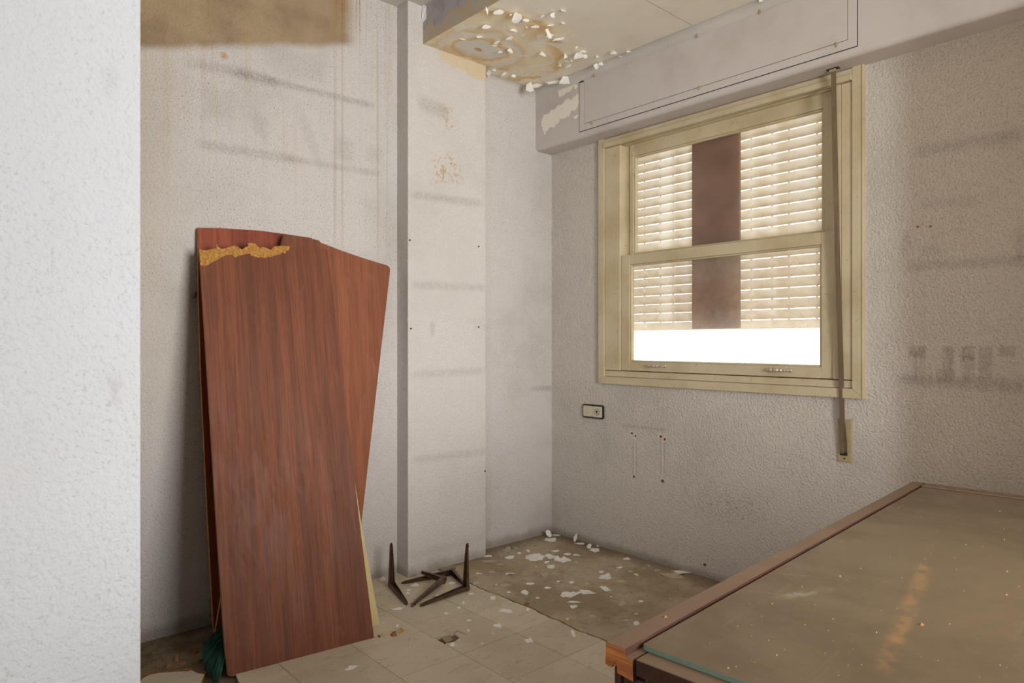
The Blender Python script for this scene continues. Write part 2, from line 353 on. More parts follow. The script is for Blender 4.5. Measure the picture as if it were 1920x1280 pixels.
def mk_dust_top():
    k = M('dusty_glass_top', 0.55, 0.4)
    n = k.noise(3.2, 5, .62, None, .3)
    c = k.mix(k.rng(n, .35, .68), rgb(108, 92, 70), rgb(97, 81, 61))
    # wiped streaks and one long rub mark
    v = k.vmap((4, 60, 1)); st = k.noise(1.0, 3, .6, v)
    c = k.mix(k.math('MULTIPLY', k.rng(st, .62, .72), .12), c, rgb(150, 132, 104))
    c = k.mix(k.math('MULTIPLY', k.rng(k.noise(120, 3, .7), .6, .7), .3), c, rgb(134, 114, 86))
    for a, b, h, s, col in [((1660, 1250), (1735, 1060), .001, .02, rgb(158, 118, 72)), ((1475, 1120), (1545, 1105), .006, .012, rgb(150, 146, 126)), ((1500, 1080), (1535, 1083), .005, .012, rgb(146, 142, 122)),
                            ((1390, 1107), (1420, 1110), .003, .008, rgb(146, 142, 122)), ((1550, 1070), (1610, 1100), .001, .005, rgb(150, 124, 90)), ((1330, 1150), (1540, 1215), .0006, .003, rgb(146, 130, 104)), ((1850, 985), (1910, 972), .001, .006, rgb(140, 120, 90))]:
        p, q = DK(*a), DK(*b)
        c = k.mix(k.math('MULTIPLY', k.math('MULTIPLY', k.bar(0, p.x, p.y, q.x, q.y, h, s, bi=1), k.rng(k.noise(28, 4, .7), .38, .66, 0, 1)), .6), c, col)
    k.bump(k.noise(160, 3), .12, .0006)
    return k.done(c, k.rng(n, .35, .7, .38, .62))

# ------------------------------------------------------------------ object helpers
def obj(name, verts, faces, mats, parent=None, fm=None, smooth=False, origin=None, mat_world=None):
    me = bpy.data.meshes.new(name)
    if origin is not None: verts = [tuple(Vector(v) - Vector(origin)) for v in verts]
    me.from_pydata([tuple(v) for v in verts], [], faces)
    for m in (mats if isinstance(mats, (list, tuple)) else [mats]): me.materials.append(m)
    if fm:
        for p, i in zip(me.polygons, fm): p.material_index = i
    if smooth:
        for p in me.polygons: p.use_smooth = True
    me.update()
    o = bpy.data.objects.new(name, me); COL.objects.link(o)
    if origin is not None: o.location = origin
    if mat_world is not None: o.matrix_world = mat_world
    if parent: attach(o, parent)
    return o
def attach(o, p):
    mw = o.matrix_basis.copy(); o.parent = p; o.matrix_parent_inverse = Matrix(); o.matrix_basis = world(p).inverted() @ mw
def world(o):
    m = o.matrix_basis.copy()
    return (world(o.parent) @ o.matrix_parent_inverse @ m) if o.parent else m
def from_bm(name, bm, mats, parent=None, smooth=False, origin=None, mw=None):
    bmesh.ops.recalc_face_normals(bm, faces=bm.faces)
    me = bpy.data.meshes.new(name)
    if origin is not None: bmesh.ops.translate(bm, verts=bm.verts, vec=-Vector(origin))
    bm.to_mesh(me); bm.free()
    for m in (mats if isinstance(mats, (list, tuple)) else [mats]): me.materials.append(m)
    if smooth:
        for p in me.polygons: p.use_smooth = True
    o = bpy.data.objects.new(name, me); COL.objects.link(o)
    if origin is not None: o.location = origin
    if mw is not None: o.matrix_world = mw
    if parent: attach(o, parent)
    return o
def addbox(bm, x0, x1, y0, y1, z0, z1, bev=0.0, seg=1, mi=0):
    vs = [bm.verts.new((x, y, z)) for x in (x0, x1) for y in (y0, y1) for z in (z0, z1)]
    fs = [bm.faces.new([vs[i] for i in f]) for f in ((0, 1, 3, 2), (4, 6, 7, 5), (0, 4, 5, 1), (2, 3, 7, 6), (0, 2, 6, 4), (1, 5, 7, 3))]
    for f in fs: f.material_index = mi
    if bev:
        es = list({e for f in fs for e in f.edges}); bmesh.ops.bevel(bm, geom=es, offset=bev, segments=seg, profile=.5, affect='EDGES')
def box(name, x0, x1, y0, y1, z0, z1, mat, parent=None, bev=0.0, seg=1):
    bm = bmesh.new(); addbox(bm, min(x0, x1), max(x0, x1), min(y0, y1), max(y0, y1), min(z0, z1), max(z0, z1), bev, seg)
    return from_bm(name, bm, mat, parent)
def empty(name, loc, rz=0.0):
    o = bpy.data.objects.new(name, None); COL.objects.link(o); o.location = loc; o.rotation_euler = (0, 0, rz); o.empty_display_size = .1
    return o
def tag(o, label, cat=None, group=None, kind=None):
    o['label'] = label
    if cat: o['category'] = cat
    if group: o['group'] = group
    if kind: o['kind'] = kind
    return o
def prism(name, pts, nrm, th, mats, parent=None, side=None, mw=None, back=True):
    """closed polygon pts (3-D, planar) extruded by -nrm*th; face material 0, sides material 1 when given"""
    n = len(pts); a = [Vector(p) for p in pts]; b = [p - Vector(nrm) * th for p in a]
    bm = bmesh.new(); va = [bm.verts.new(p) for p in a]; vb = [bm.verts.new(p) for p in b]
    f = bm.faces.new(va); g = bm.faces.new(vb[::-1])
    si = 1 if (isinstance(mats, (list, tuple)) and len(mats) > 1) else 0
    for i in range(n):
        q = bm.faces.new((va[i], vb[i], vb[(i + 1) % n], va[(i + 1) % n])); q.material_index = si
    if isinstance(mats, (list, tuple)) and len(mats) > 2: g.material_index = 2
    bmesh.ops.triangulate(bm, faces=[f, g])
    if mw is not None: bmesh.ops.transform(bm, matrix=mw.inverted(), verts=bm.verts)
    return from_bm(name, bm, mats, parent, mw=mw)
def cyl(bm, a, b, r0, r1, n=16, cap=True):
    a, b = Vector(a), Vector(b); d = (b - a).normalized()
    s = d.cross(Vector((0, 0, 1)) if abs(d.z) < .9 else Vector((1, 0, 0))).normalized(); t = d.cross(s)
    A = [bm.verts.new(a + (s * math.cos(2 * math.pi * i / n) + t * math.sin(2 * math.pi * i / n)) * r0) for i in range(n)]
    B = [bm.verts.new(b + (s * math.cos(2 * math.pi * i / n) + t * math.sin(2 * math.pi * i / n)) * r1) for i in range(n)]
    for i in range(n): bm.faces.new((A[i], A[(i + 1) % n], B[(i + 1) % n], B[i]))
    if cap: bm.faces.new(A[::-1]); bm.faces.new(B)

# ------------------------------------------------------------------ desk frame (needed by the dust marks)
DZ = 0.76
D0 = F(1135, 1203, DZ); DA = math.radians(3.84)
DKM = Matrix.Translation((D0.x, D0.y, 0)) @ Matrix.Rotation(DA, 4, 'Z')
DKI = DKM.inverted()
def DK(u, v): return DKI @ F(u, v, DZ - .004)
DL = (DKI @ F(1704, 901, DZ)).x; DW = 0.80

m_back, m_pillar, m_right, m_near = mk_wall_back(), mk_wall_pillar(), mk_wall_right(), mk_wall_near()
m_clow, m_drop, m_box = mk_ceiling_low(), mk_drop_face(), mk_box()
m_tile, m_screed, m_sub = mk_tile(), mk_screed(), mk_subfloor()
m_cream, m_slat, m_chip = mk_cream(), mk_slat(), mk_chip()
m_gup, m_glo = mk_glass('hazy_glass_upper', .16, (.93, .93, .92, 1)), mk_glass('dusty_glass_lower', .44, (.97, .96, .94, 1))
m_strip = plain('plain_brown', rgb(152, 114, 96), .7, .2, .12, 6)
m_dark = plain('dark_gap', rgb(40, 33, 28), .9, .1)
m_chigh = plain('old_white_ceiling', rgb(205, 200, 192), .85, .2, .06, 4)
m_white = plain('paint_flake_white', rgb(250, 248, 244), .7, .2, .05, 30)
m_flcream = plain('paint_flake_cream', rgb(208, 192, 162), .8, .2, .08, 30)
m_fldim = plain('paint_flake_grey', rgb(190, 182, 166), .8, .2, .08, 30)
m_rubble = plain('fibre_chip', rgb(160, 114, 72), .9, .1, .2, 60)
m_steel = plain('bronzed_steel', rgb(108, 84, 66), .32, .5, .2, 30, metallic=.45)
m_rust = plain('rusty_plug', rgb(132, 74, 46), .8, .2, .2, 200)
m_hole = plain('brick_dust_hole', rgb(150, 98, 72), .9, .1, .25, 300)
m_plaster = plain('bare_plaster', rgb(222, 214, 204), .9, .1, .06, 80)
m_wood = mk_wood('mahogany_veneer', rgb(138, 82, 57), rgb(112, 67, 48), rgb(92, 57, 45), .13, .5)
m_woodr = mk_wood('red_mahogany_veneer', rgb(158, 80, 52), rgb(130, 62, 42), rgb(106, 52, 40), .15, .4)
m_woodl = mk_wood('light_mahogany_veneer', rgb(156, 95, 66), rgb(134, 80, 56), rgb(110, 66, 49), .2, .48)
m_edge = plain('board_edge', rgb(196, 146, 88), .8, .2, .15, 60)
m_yellow = plain('pale_yellow_board', rgb(220, 203, 150), .7, .25, .05, 12)
m_desk = mk_wood('dark_desk_wood', rgb(74, 42, 30), rgb(56, 31, 23), rgb(42, 24, 18), .1, .45, 0)
m_endgrain = mk_wood('broken_end_grain', rgb(190, 122, 66), rgb(150, 86, 44), rgb(112, 62, 36), 0, .7, 1, 2.0)
m_rim = plain('dusty_desk_rim', rgb(116, 94, 74), .6, .3, .05, 8)
m_dust = mk_dust_top()
m_gedge = plain('green_glass_edge', rgb(112, 132, 116), .2, .5, .05, 8)
m_strap = mk_wood('woven_strap', rgb(132, 112, 84), rgb(112, 94, 70), rgb(90, 74, 56), .2, .8)
m_plate = plain('beige_plate', rgb(186, 166, 128), .5, .35, .06, 20)
m_socket = plain('ivory_plastic', rgb(214, 204, 180), .4, .4, .04, 30)
m_black = plain('black_plastic', rgb(44, 40, 36), .45, .4, .08, 30)
m_handle = plain('brushed_handle', rgb(214, 204, 186), .3, .5, .05, 40, metallic=.45)
m_green = plain('green_bristle', rgb(42, 94, 80), .45, .4, .2, 60)

# ------------------------------------------------------------------ setting
def struct(o, label, cat): return tag(o, label, cat, None, 'structure')
YR = -2.2; XL = -1.3
floor = box('floor', XL - .1, XW + .25, YR - .1, YB + .15, -.12, -.012, m_sub)
struct(floor, 'dark bare subfloor showing where the beige floor tiles are torn away', 'floor')
TX0, TY0, TS, GAP = 1.605, 1.803, .28, .0011
CRX = 2.105
def crack(y): return CRX + .006 * math.sin(y * 9.0) + .004 * math.sin(y * 31 + 1.3) + .0025 * math.sin(y * 77)
tile_mesh = None
HOLE = [F(*p) for p in [(817, 1196), (833, 1190), (851, 1186), (846, 1176), (858, 1181), (876, 1189), (862, 1195), (853, 1202), (835, 1206)]]
def tile(pts):
    prism('tile', [Vector((x, y, random.uniform(-.0005, .0005))) for x, y in pts], Vector((0, 0, 1)), .0122, m_tile, floor)
for i in range(-11, 3):
    for j in range(-14, 5):
        x0, x1, y0, y1 = TX0 + i * TS + GAP, TX0 + (i + 1) * TS - GAP, TY0 + j * TS + GAP, TY0 + (j + 1) * TS - GAP
        y1 = min(y1, YB); x0 = max(x0, XL); y0 = max(y0, YR)
        if x1 < XL + .02 or y1 - y0 < .02: continue
        if i == 2: continue
        if i == 1:                                            # cut along the crack
            ys = [y0 + (y1 - y0) * q / 12 for q in range(13)]
            tile([(x0, y0)] + [(crack(y) - .004 - .002 * abs(math.sin(y * 53)), y) for y in ys] + [(x0, y1)]); continue
        if x1 < 1.06 and y0 > 2.3 and not (i == -3 and j == 2): continue       # torn away by the back wall
        if x1 < .78 and y1 > 2.0: continue
        if i == -3 and j == 2: tile([(.872, y0), (x1, y0), (x1, y1), (1.0, y1), (.96, 2.60), (.90, 2.52)]); continue
        if i == -3 and j == 1: tile([(.872, y0), (x1, y0), (x1, y1), (.872, y1)]); continue
        if i == 0 and j == 1:                                 # broken tile with a bite out of its edge
            hp = [(p.x, p.y) for p in HOLE]
            lo = [p for p in hp]
            pts = [(x0, y0), (x1, y0), (x1, y1), (x0, y1), (x0, hp[0][1] + .004)] + [(max(a, x0 + .004), b) for a, b in hp[1:]] + [(x0, hp[-1][1] - .012)]
            tile(pts); continue
        tile([(x0, y0), (x1, y0), (x1, y1), (x0, y1)])
ys = [YR + (YB - YR) * q / 240 for q in range(241)]
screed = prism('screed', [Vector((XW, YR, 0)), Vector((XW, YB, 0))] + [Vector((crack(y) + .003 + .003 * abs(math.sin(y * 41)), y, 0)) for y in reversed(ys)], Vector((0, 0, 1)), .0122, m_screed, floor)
screed['label'] = 'dirty grey-brown bare screed beside the tiles, beyond the crack'
# loose broken bits in the hole
for q, (pts, z, m) in enumerate([([(850, 1187), (853, 1180), (866, 1186), (876, 1191), (864, 1196)], -.004, m_tile), ([(826, 1194), (843, 1188), (848, 1198), (836, 1203)], -.005, m_screed)]):
    prism('tile_shard', [F(u, v, z) for u, v in pts], Vector((0, 0, 1)), .006, m, floor)

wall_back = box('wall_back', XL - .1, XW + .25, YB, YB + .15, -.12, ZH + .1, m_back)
struct(wall_back, 'long stucco wall streaked with yellow water runs behind the leaning boards', 'wall')
wall_pillar = box('wall_pillar', P(765, 640, 'y', YP).x, P(911, 640, 'y', YP).x, YP, YB, 0, ZH, m_pillar, None, .004, 2)
struct(wall_pillar, 'shallow white stucco pillar standing out from the back wall', 'pillar')
# right wall with the window opening
HY0, HY1, HZ0, HZ1 = 1.190, 2.612, 1.00, 2.345
bm = bmesh.new(); XO = XW + .25
for a in ((YR - .1, HY0, -.12, ZH + .1), (HY1, YB, -.12, ZH + .1), (HY0, HY1, -.12, HZ0), (HY0, HY1, HZ1, ZH + .1)): addbox(bm, XW, XO, a[0], a[1], a[2], a[3])
bmesh.ops.remove_doubles(bm, verts=bm.verts, dist=1e-5)
wall_right = from_bm('wall_right', bm, m_right)
struct(wall_right, 'smudged stucco wall holding the shuttered window and socket', 'wall')
xe = P(265, 640, 'y', 1.44).x
wall_near = box('wall_near', XL, xe, 1.44, 1.60, 0, ZH, m_near, None, .006, 3)
struct(wall_near, 'bright white stucco wall end that stands in front of the back wall', 'wall')
m_shell = plain('white_shell', rgb(214, 210, 204), .9, .1, .03, 3)
bm = bmesh.new()
for a in ((XL, .2, 0, ZH), (2.9, XW, 0, ZH), (.2, 2.9, 0, .4), (.2, 2.9, 2.4, ZH)): addbox(bm, a[0], a[1], YR - .1, YR, a[2], a[3])  # middle left open, a gap added for the rear fill light
s = from_bm('wall_rear', bm, m_shell); struct(s, 'plain white rear wall, its opening added for the fill light', 'wall')
s = box('wall_left', XL - .1, XL, YR - .1, YB, -.12, ZH, m_shell); struct(s, 'plain white wall closing the room on the left', 'wall')
bm = bmesh.new(); addbox(bm, XL, .92, -.6, -.5, 0, ZH); addbox(bm, 2.02, XW, -.6, -.5, 0, ZH); addbox(bm, .92, 2.02, -.6, -.5, 2.45, ZH)  # added out of view to keep rear light off near and right walls
s = from_bm('light_blocker', bm, m_shell); struct(s, 'unseen plain white partition added to block part of the rear light', 'wall')
# ceiling: high slab, drop face, low slab
XD = P(793, 83, 'y', YP).x
v = [(XL, YR, ZH), (XD, YR, ZH), (XD, YB, ZH), (XL, YB, ZH), (XD, YR, ZC), (XD, YB, ZC), (XW, YR, ZC), (XW, YB, ZC),
     (XL, YR, ZH + .1), (XW, YR, ZH + .1), (XW, YB, ZH + .1), (XL, YB, ZH + .1)]
ceiling = obj('ceiling', v, [(0, 3, 2, 1), (1, 2, 5, 4), (4, 5, 7, 6), (8, 9, 10, 11), (0, 1, 4, 6, 9, 8), (3, 11, 10, 7, 5, 2), (0, 8, 11, 3), (6, 7, 10, 9)], [m_chigh, m_drop, m_clow], None, [0, 1, 2, 0, 0, 0, 0, 0])
struct(ceiling, 'cream ceiling with a dropped part, yellow leak rings and peeling paint', 'ceiling')
# coves
def cove(name, axis, p0, p1, wall, r, sgn, mat):
    n = 6; vs = []; fs = []
    for e in (p0, p1):
        prof = []
        for q in range(n + 1):
            a = math.pi / 2 * q / n
            prof.append((wall + sgn * (r - r * math.sin(a)), ZC - (r - r * math.cos(a))))
        prof.append((wall, ZC))
        for (t, z) in prof: vs.append((e, t, z) if axis == 'x' else (t, e, z))
    k = n + 2
    for q in range(k): fs.append((q, (q + 1) % k, k + (q + 1) % k, k + q))
    fs.append(tuple(range(k))); fs.append(tuple(range(2 * k - 1, k - 1, -1)))
    bm = bmesh.new(); bv = [bm.verts.new(x) for x in vs]
    for f in fs: bm.faces.new([bv[i] for i in f])
    return from_bm(name, bm, mat, None)
px1 = P(911, 640, 'y', YP).x
c = cove('trim_1', 'x', px1, XB, YB,   .04, -1, m_chigh); struct(c, 'curved plaster cove between the low ceiling and the back wall', 'trim')
c = cove('trim_2', 'y', YR, YB, XB, .045, -1, m_chigh); struct(c, 'curved plaster cove between the low ceiling and the shutter box', 'trim')
# shutter box running along the right wall
ZB = 2.372
prof = [(XW, ZB), (XB + .022, ZB)] + [(XB + .022 - .022 * math.sin(a), ZB + .022 - .022 * math.cos(a)) for a in [math.pi / 2 * q / 6 for q in range(1, 7)]] + [(XB, ZC), (XW, ZC)]
n = len(prof); vs = [(x, y, z) for y in (YR, YB) for x, z in prof]
sbox = obj('trim_3', vs, [tuple(range(n))[::-1], tuple(range(n, 2 * n))] + [(q, (q + 1) % n, n + (q + 1) % n, n + q) for q in range(n)], m_box)
struct(sbox, 'long boxed-in shutter housing above the window, paint flaking at its end', 'shutter box')
def ypx(u, x): return P(u, 640, 'x', x).y
yl, yr = ypx(1087, XB), ypx(1607, XB); zb = P(1087, 247, 'x', XB).z; zt = ZC - .052
il, ir = ypx(1096, XB), ypx(1589, XB); zib = P(1096, 232, 'x', XB).z; zit = P(1096, 151, 'x', XB).z
g = .0022
for (a, b, c0, d) in ((yr, yl, zb, zib - g), (yr, yl, zit + g, zt), (il + g, yl, zib - g, zit + g), (yr, ir - g, zib - g, zit + g)):
    box('panel_frame', XB - .0035, XB, a, b, c0, d, m_box, sbox, .0008)
box('frame_gap', XB - .0012, XB, yr - .003, yl + .003, zb - .003, zt + .003, m_dark, sbox)
pan = box('access_panel', XB - .003, XB, ir, il, zib, zit, m_box, sbox, .0006)
for (u, vv) in [(1114, 142), (1307, 64), (1568, 84), (1311, 165), (1110, 231), (1425, 14)]:
    p = P(u, vv, 'x', XB - .004)
    if p.z > zt - .005: p.z = zit + .004
    bm = bmesh.new(); addbox(bm, p.x - .004, p.x + .001, p.y - .003, p.y + .003, p.z - .010, p.z + .012, .0008); addbox(bm, p.x - .006, p.x, p.y - .007, p.y + .004, p.z - .003, p.z + .001, .0006)
    from_bm('clip', bm, m_plate, sbox)
# cracks across the round nose of the box, as fine dark slivers
for (u0, v0, u1, v1) in [(1307, 180, 1338, 200), (1463, 134, 1494, 155)]:
    pass

# ------------------------------------------------------------------ window
win = empty('window_1', (XW, (HY0 + HY1) / 2, HZ0)); struct(win, 'old cream wooden sash window with the lower sash in front of the upper', 'window')
def wpart(name, x0, x1, y0, y1, z0, z1, parent=win, bev=.002, mat=None): return box(name, x0, x1, y0, y1, z0, z1, mat or m_cream, parent, bev)
XC = XW - .022
Y1, Y0 = ypx(1122, XC), ypx(1619, XC); Z0 = P(1122, 718, 'x', XC).z; Z1 = ZB
Yi1, Yi0 = ypx(1132, XC), ypx(1598, XC)
# casing with mitred lower corners
cw1, cw0, cb = Y1 - Yi1, Yi0 - Y0, .040
def mpoly(name, pts, th, x, mat=m_cream, parent=win): return prism(name, [Vector((x, y, z)) for y, z in pts], Vector((-1, 0, 0)), th, mat, parent)
mpoly('side_casing', [(Y1, Z0), (Y1, Z1), (Yi1, Z1), (Yi1, Z0 + cb)], XW - XC, XC)
mpoly('side_casing', [(Y0, Z0), (Yi0, Z0 + cb), (Yi0, Z1), (Y0, Z1)], XW - XC, XC)
mpoly('bottom_casing', [(Y1 - .0015, Z0), (Yi1 - .0015, Z0 + cb), (Yi0 + .0015, Z0 + cb), (Y0 + .0015, Z0)], XW - XC, XC)
e_ = .0015
wpart('head_casing', XC + .001, XW, Yi0 + e_, Yi1 - e_, 2.345, Z1 - .003)
wpart('head_moulding', XC - .008, XW, Yi0 + e_, Yi1 - e_, 2.318, 2.3445)
wpart('outer_bead', XC - .004, XC, Y0 - .001, Y0 + .006, Z0, Z1, bev=.001)
# frame members inside the casing
XS = XW - .014
wpart('sill_rail', XS + .004, XW + .10, HY0 + .018, HY1 - .018, Z0 + cb + .002, Z0 + cb + .034)
wpart('sill_stop', XW + .034, XW + .05, HY0 + .018, HY1 - .018, Z0 + cb + .034, Z0 + cb + .056)
YJ1 = ypx(1162, XS); YJ0 = ypx(1563, XS)
ZS = Z0 + cb + .035
wpart('jamb_board', XS + .001, XW + .05, YJ1, Yi1 - .0018, ZS + .003, 2.316)
wpart('jamb_board', XS + .001, XW + .05, Yi0 + .0018, ypx(1577, XS), ZS + .003, 2.316)
wpart('parting_bead', XS - .002, XW + .05, ypx(1577, XS) + .001, YJ0, ZS + .003, 2.316, bev=.001)
wpart('track', XW + .05, XW + .09, YJ1 - .012, HY1, ZS, 2.33)
wpart('track', XW + .05, XW + .09, HY0, YJ0 - .004, ZS, 2.33)
wpart('frame_head', XW + .02, XW + .12, HY0, HY1, 2.318, 2.345)
def screwhead(u, v):
    p = P(u, v, 'x', XS + .001); bm = bmesh.new(); cyl(bm, (p.x + .002, p.y, p.z), (p.x - .0015, p.y, p.z), .0055, .0045, 14); from_bm('screw', bm, m_plate, win)
for u, vv in [(1153, 292), (1154, 421), (1154, 551), (1155, 680), (1568, 693)]: screwhead(u, vv)
def sash(name, x0, x1, oL, oR, oB, oT, gL, gR, gB, gT, glass):
    """frame in wall coordinates: o = outer, g = glass opening (Y high = left in the picture)"""
    bm = bmesh.new()
    addbox(bm, x0, x1, gL, oL, oB, oT, .002); addbox(bm, x0, x1, oR, gR, oB, oT, .002)
    addbox(bm, x0 + .0008, x1, gR, gL, oB, gB, .0015); addbox(bm, x0 + .0008, x1, gR, gL, gT, oT, .0015)
    s_ = from_bm(name, bm, m_cream, win)
    b = .009
    for a in ((gL - b, gL, gB, gT), (gR, gR + b, gB, gT), (gR + b, gL - b, gB, gB + b), (gR + b, gL - b, gT - b, gT)):
        box('glazing_bead', x0 + .006, x1 - .004, a[0], a[1], a[2], a[3], m_cream, s_, .0025)
    xm = (x0 + x1) / 2 + .004
    obj('pane', [(xm, gR + .001, gB + .001), (xm, gL - .001, gB + .001), (xm, gL - .001, gT - .001), (xm, gR + .001, gT - .001)], [(0, 1, 2, 3)], glass, s_)
    return s_
XLs, XUs = XW - .004, XW + .044
zl = lambda u, v, x: P(u, v, 'x', x).z
lo = sash('lower_sash', XLs, XLs + .036, YJ1 - .002, YJ0 + .002, ZS + .004, (zl(1162, 481, XLs) + zl(1558, 431, XLs)) / 2,
          ypx(1182, XLs) + .006, ypx(1538, XLs) - .004, (zl(1183, 679, XLs) + zl(1537, 687, XLs)) / 2, (zl(1183, 495, XLs) + zl(1537, 459, XLs)) / 2, m_glo)
up = sash('upper_sash', XUs, XUs + .034, YJ1 - .024, YJ0 - .006, (zl(1188, 490, XUs) + zl(1542, 450, XUs)) / 2, 2.318,
          ypx(1188, XUs), ypx(1543, XUs), (zl(1188, 474, XUs) + zl(1542, 435, XUs)) / 2 - .004, (zl(1189, 291, XUs) + zl(1541, 205, XUs)) / 2, m_gup)
def handle(uc, v, half):
    p = P(uc, v, 'x', XLs); bm = bmesh.new(); L = half
    for s_ in (-1, 1): cyl(bm, (XLs + .0015, p.y + s_ * L * .82, p.z), (XLs - .006, p.y + s_ * L * .82, p.z), .011, .008, 16); cyl(bm, (XLs - .004, p.y + s_ * L * .82, p.z), (XLs - .018, p.y + s_ * L * .74, p.z), .0055, .005, 12)
    st = [(-.82, .004), (-.66, .0065), (-.3, .0085), (.15, .0085), (.38, .0065), (.42, .0042), (.62, .0045), (.8, .0058), (.86, .003)]
    for (a, r0), (b, r1) in zip(st[:-1], st[1:]):
        za = .018 + .006 * (1 - a * a); zb_ = .018 + .006 * (1 - b * b)
        cyl(bm, (XLs - za, p.y - a * L, p.z), (XLs - zb_, p.y - b * L, p.z), r0, r1, 12)
    from_bm('sash_handle', bm, m_handle, lo, True)
handle(1231, 685.5, .066); handle(1461, 693.5, .066)

# roller shutter outside the glass
XSH = XW + .125
sh = empty('roller_shutter', (XSH, (HY0 + HY1) / 2, 1.263)); tag(sh, 'cream slatted roller shutter pulled most of the way down behind the window glass', 'shutter')
SY0, SY1, PIT = HY0 + .004, HY1 - .004, .0505
zsh = 1.263
box('bottom_rail', XSH - .006, XSH + .008, SY0, SY1, zsh, zsh + .042, m_slat, sh, .002)
prof = []
NP = 8
for q in range(NP + 1):
    a = q / NP; prof.append((-.0105 * math.sin(math.pi * a) ** .8, a * .0455))
inner = [(x + .0022, z) for x, z in reversed(prof)]
pr = prof + inner; n = len(pr)
def slat_mesh():
    bm = bmesh.new()
    A = [bm.verts.new((x, SY0, z)) for x, z in pr]; B = [bm.verts.new((x, SY1, z)) for x, z in pr]
    for q in range(n): f = bm.faces.new((A[q], A[(q + 1) % n], B[(q + 1) % n], B[q]))
    addbox(bm, .0035, .0048, SY0, SY1, .0, .017)
    y = SY0 + .03; t = 0
    while y < SY1 - .02:                                       # hook tabs bridging the light slots
        addbox(bm, -.001, .0012, y, y + .010, -.0058, .001); y += .085 + .05 * ((t * 7) % 3) / 2; t += 1
    bmesh.ops.recalc_face_normals(bm, faces=bm.faces)
    me = bpy.data.meshes.new('slat'); bm.to_mesh(me); bm.free(); me.materials.append(m_slat); return me
sm = slat_mesh()
z = zsh + .0475; i = 0
while z < 2.42:
    o = bpy.data.objects.new('slat', sm); COL.objects.link(o); o.location = (XSH, 0, z); o.rotation_euler = (0, random.uniform(-.02, .02), 0); attach(o, sh)
    z += PIT; i += 1
bt = box('brown_strip', XSH - .030, XSH - .0125, ypx(1386, XSH - .03), ypx(1297, XSH - .03), zsh + .004, 2.40, m_strip, sh, .002); bt['label'] = 'wide brown upright strip in front of the slats'  # upright brown strip over the height of the slats

# strap, guide and winder
def ribbon(name, pts, wdir, wid, th, mat, parent=None):
    bm = bmesh.new(); W = Vector(wdir).normalized(); rows = []
    for i, p in enumerate(pts):
        p = Vector(p); t = (Vector(pts[min(i + 1, len(pts) - 1)]) - Vector(pts[max(i - 1, 0)])).normalized(); nn = t.cross(W).normalized()
        rows.append([bm.verts.new(p + W * a + nn * b) for a, b in ((-wid / 2, -th / 2), (wid / 2, -th / 2), (wid / 2, th / 2), (-wid / 2, th / 2))])
    for r, s_ in zip(rows[:-1], rows[1:]):
        for q in range(4): bm.faces.new((r[q], r[(q + 1) % 4], s_[(q + 1) % 4], s_[q]))
    bm.faces.new(rows[0][::-1]); bm.faces.new(rows[-1])
    return from_bm(name, bm, mat, parent)
XT0, XT1 = XW - .066, XW - .016
sp = []
for i, (u, vv) in enumerate([(1562.5, 128), (1565, 250), (1568, 380), (1570.5, 490), (1574, 590), (1577.5, 710), (1579, 785), (1580.5, 850)]):
    sp.append(P(u, vv, 'x', XT0 + (XT1 - XT0) * (vv - 128) / 722))
sp[-1].x = XW - .012
strap = ribbon('shutter_strap', sp, RT, .0215, .0016, m_strap); tag(strap, 'long woven brown pull strap hanging down over the window edge', 'strap')
g0 = P(1562, 130, 'x', XT0)
gd = empty('strap_guide', (g0.x, g0.y, ZB)); tag(gd, 'small dark metal guide where the strap leaves the shutter box', 'strap guide')
box('guide_plate', g0.x - .012, g0.x + .014, g0.y - .026, g0.y + .026, ZB - .003, ZB, m_black, gd, .001)
box('roller', g0.x - .010, g0.x - .003, g0.y - .014, g0.y + .014, ZB - .014, ZB - .003, m_plate, gd, .002)
wy1, wy0 = ypx(1570, XW - .008), ypx(1597, XW - .008); wz1 = zl(1583, 785, XW - .008); wz0 = zl(1583, 866, XW - .008)
wn = empty('strap_winder', (XW, (wy0 + wy1) / 2, wz0)); tag(wn, 'beige upright winder plate taking in the strap below the window', 'strap winder')
box('plate', XW - .008, XW, wy0, wy1, wz0, wz1, m_plate, wn, .003, 2)
box('slot', XW - .0095, XW - .006, wy0 + .018, wy1 - .012, wz0 + .028, wz0 + .046, m_black, wn, .001)
bm = bmesh.new(); cyl(bm, (XW - .007, (wy0 + wy1) / 2, wz0 + .015), (XW - .0098, (wy0 + wy1) / 2, wz0 + .015), .004, .0035, 12); from_bm('screw', bm, m_steel, wn)
ribbon('loose_strap_end', [(XW - .010, wy0 + .022, wz0 + .04), (XW - .011, wy0 + .021, wz0 + .08), (XW - .010, wy0 + .026, wz0 + .13), (XW - .009, wy0 + .030, wz0 + .17)], (0, 1, 0), .006, .0015, m_strap, wn)

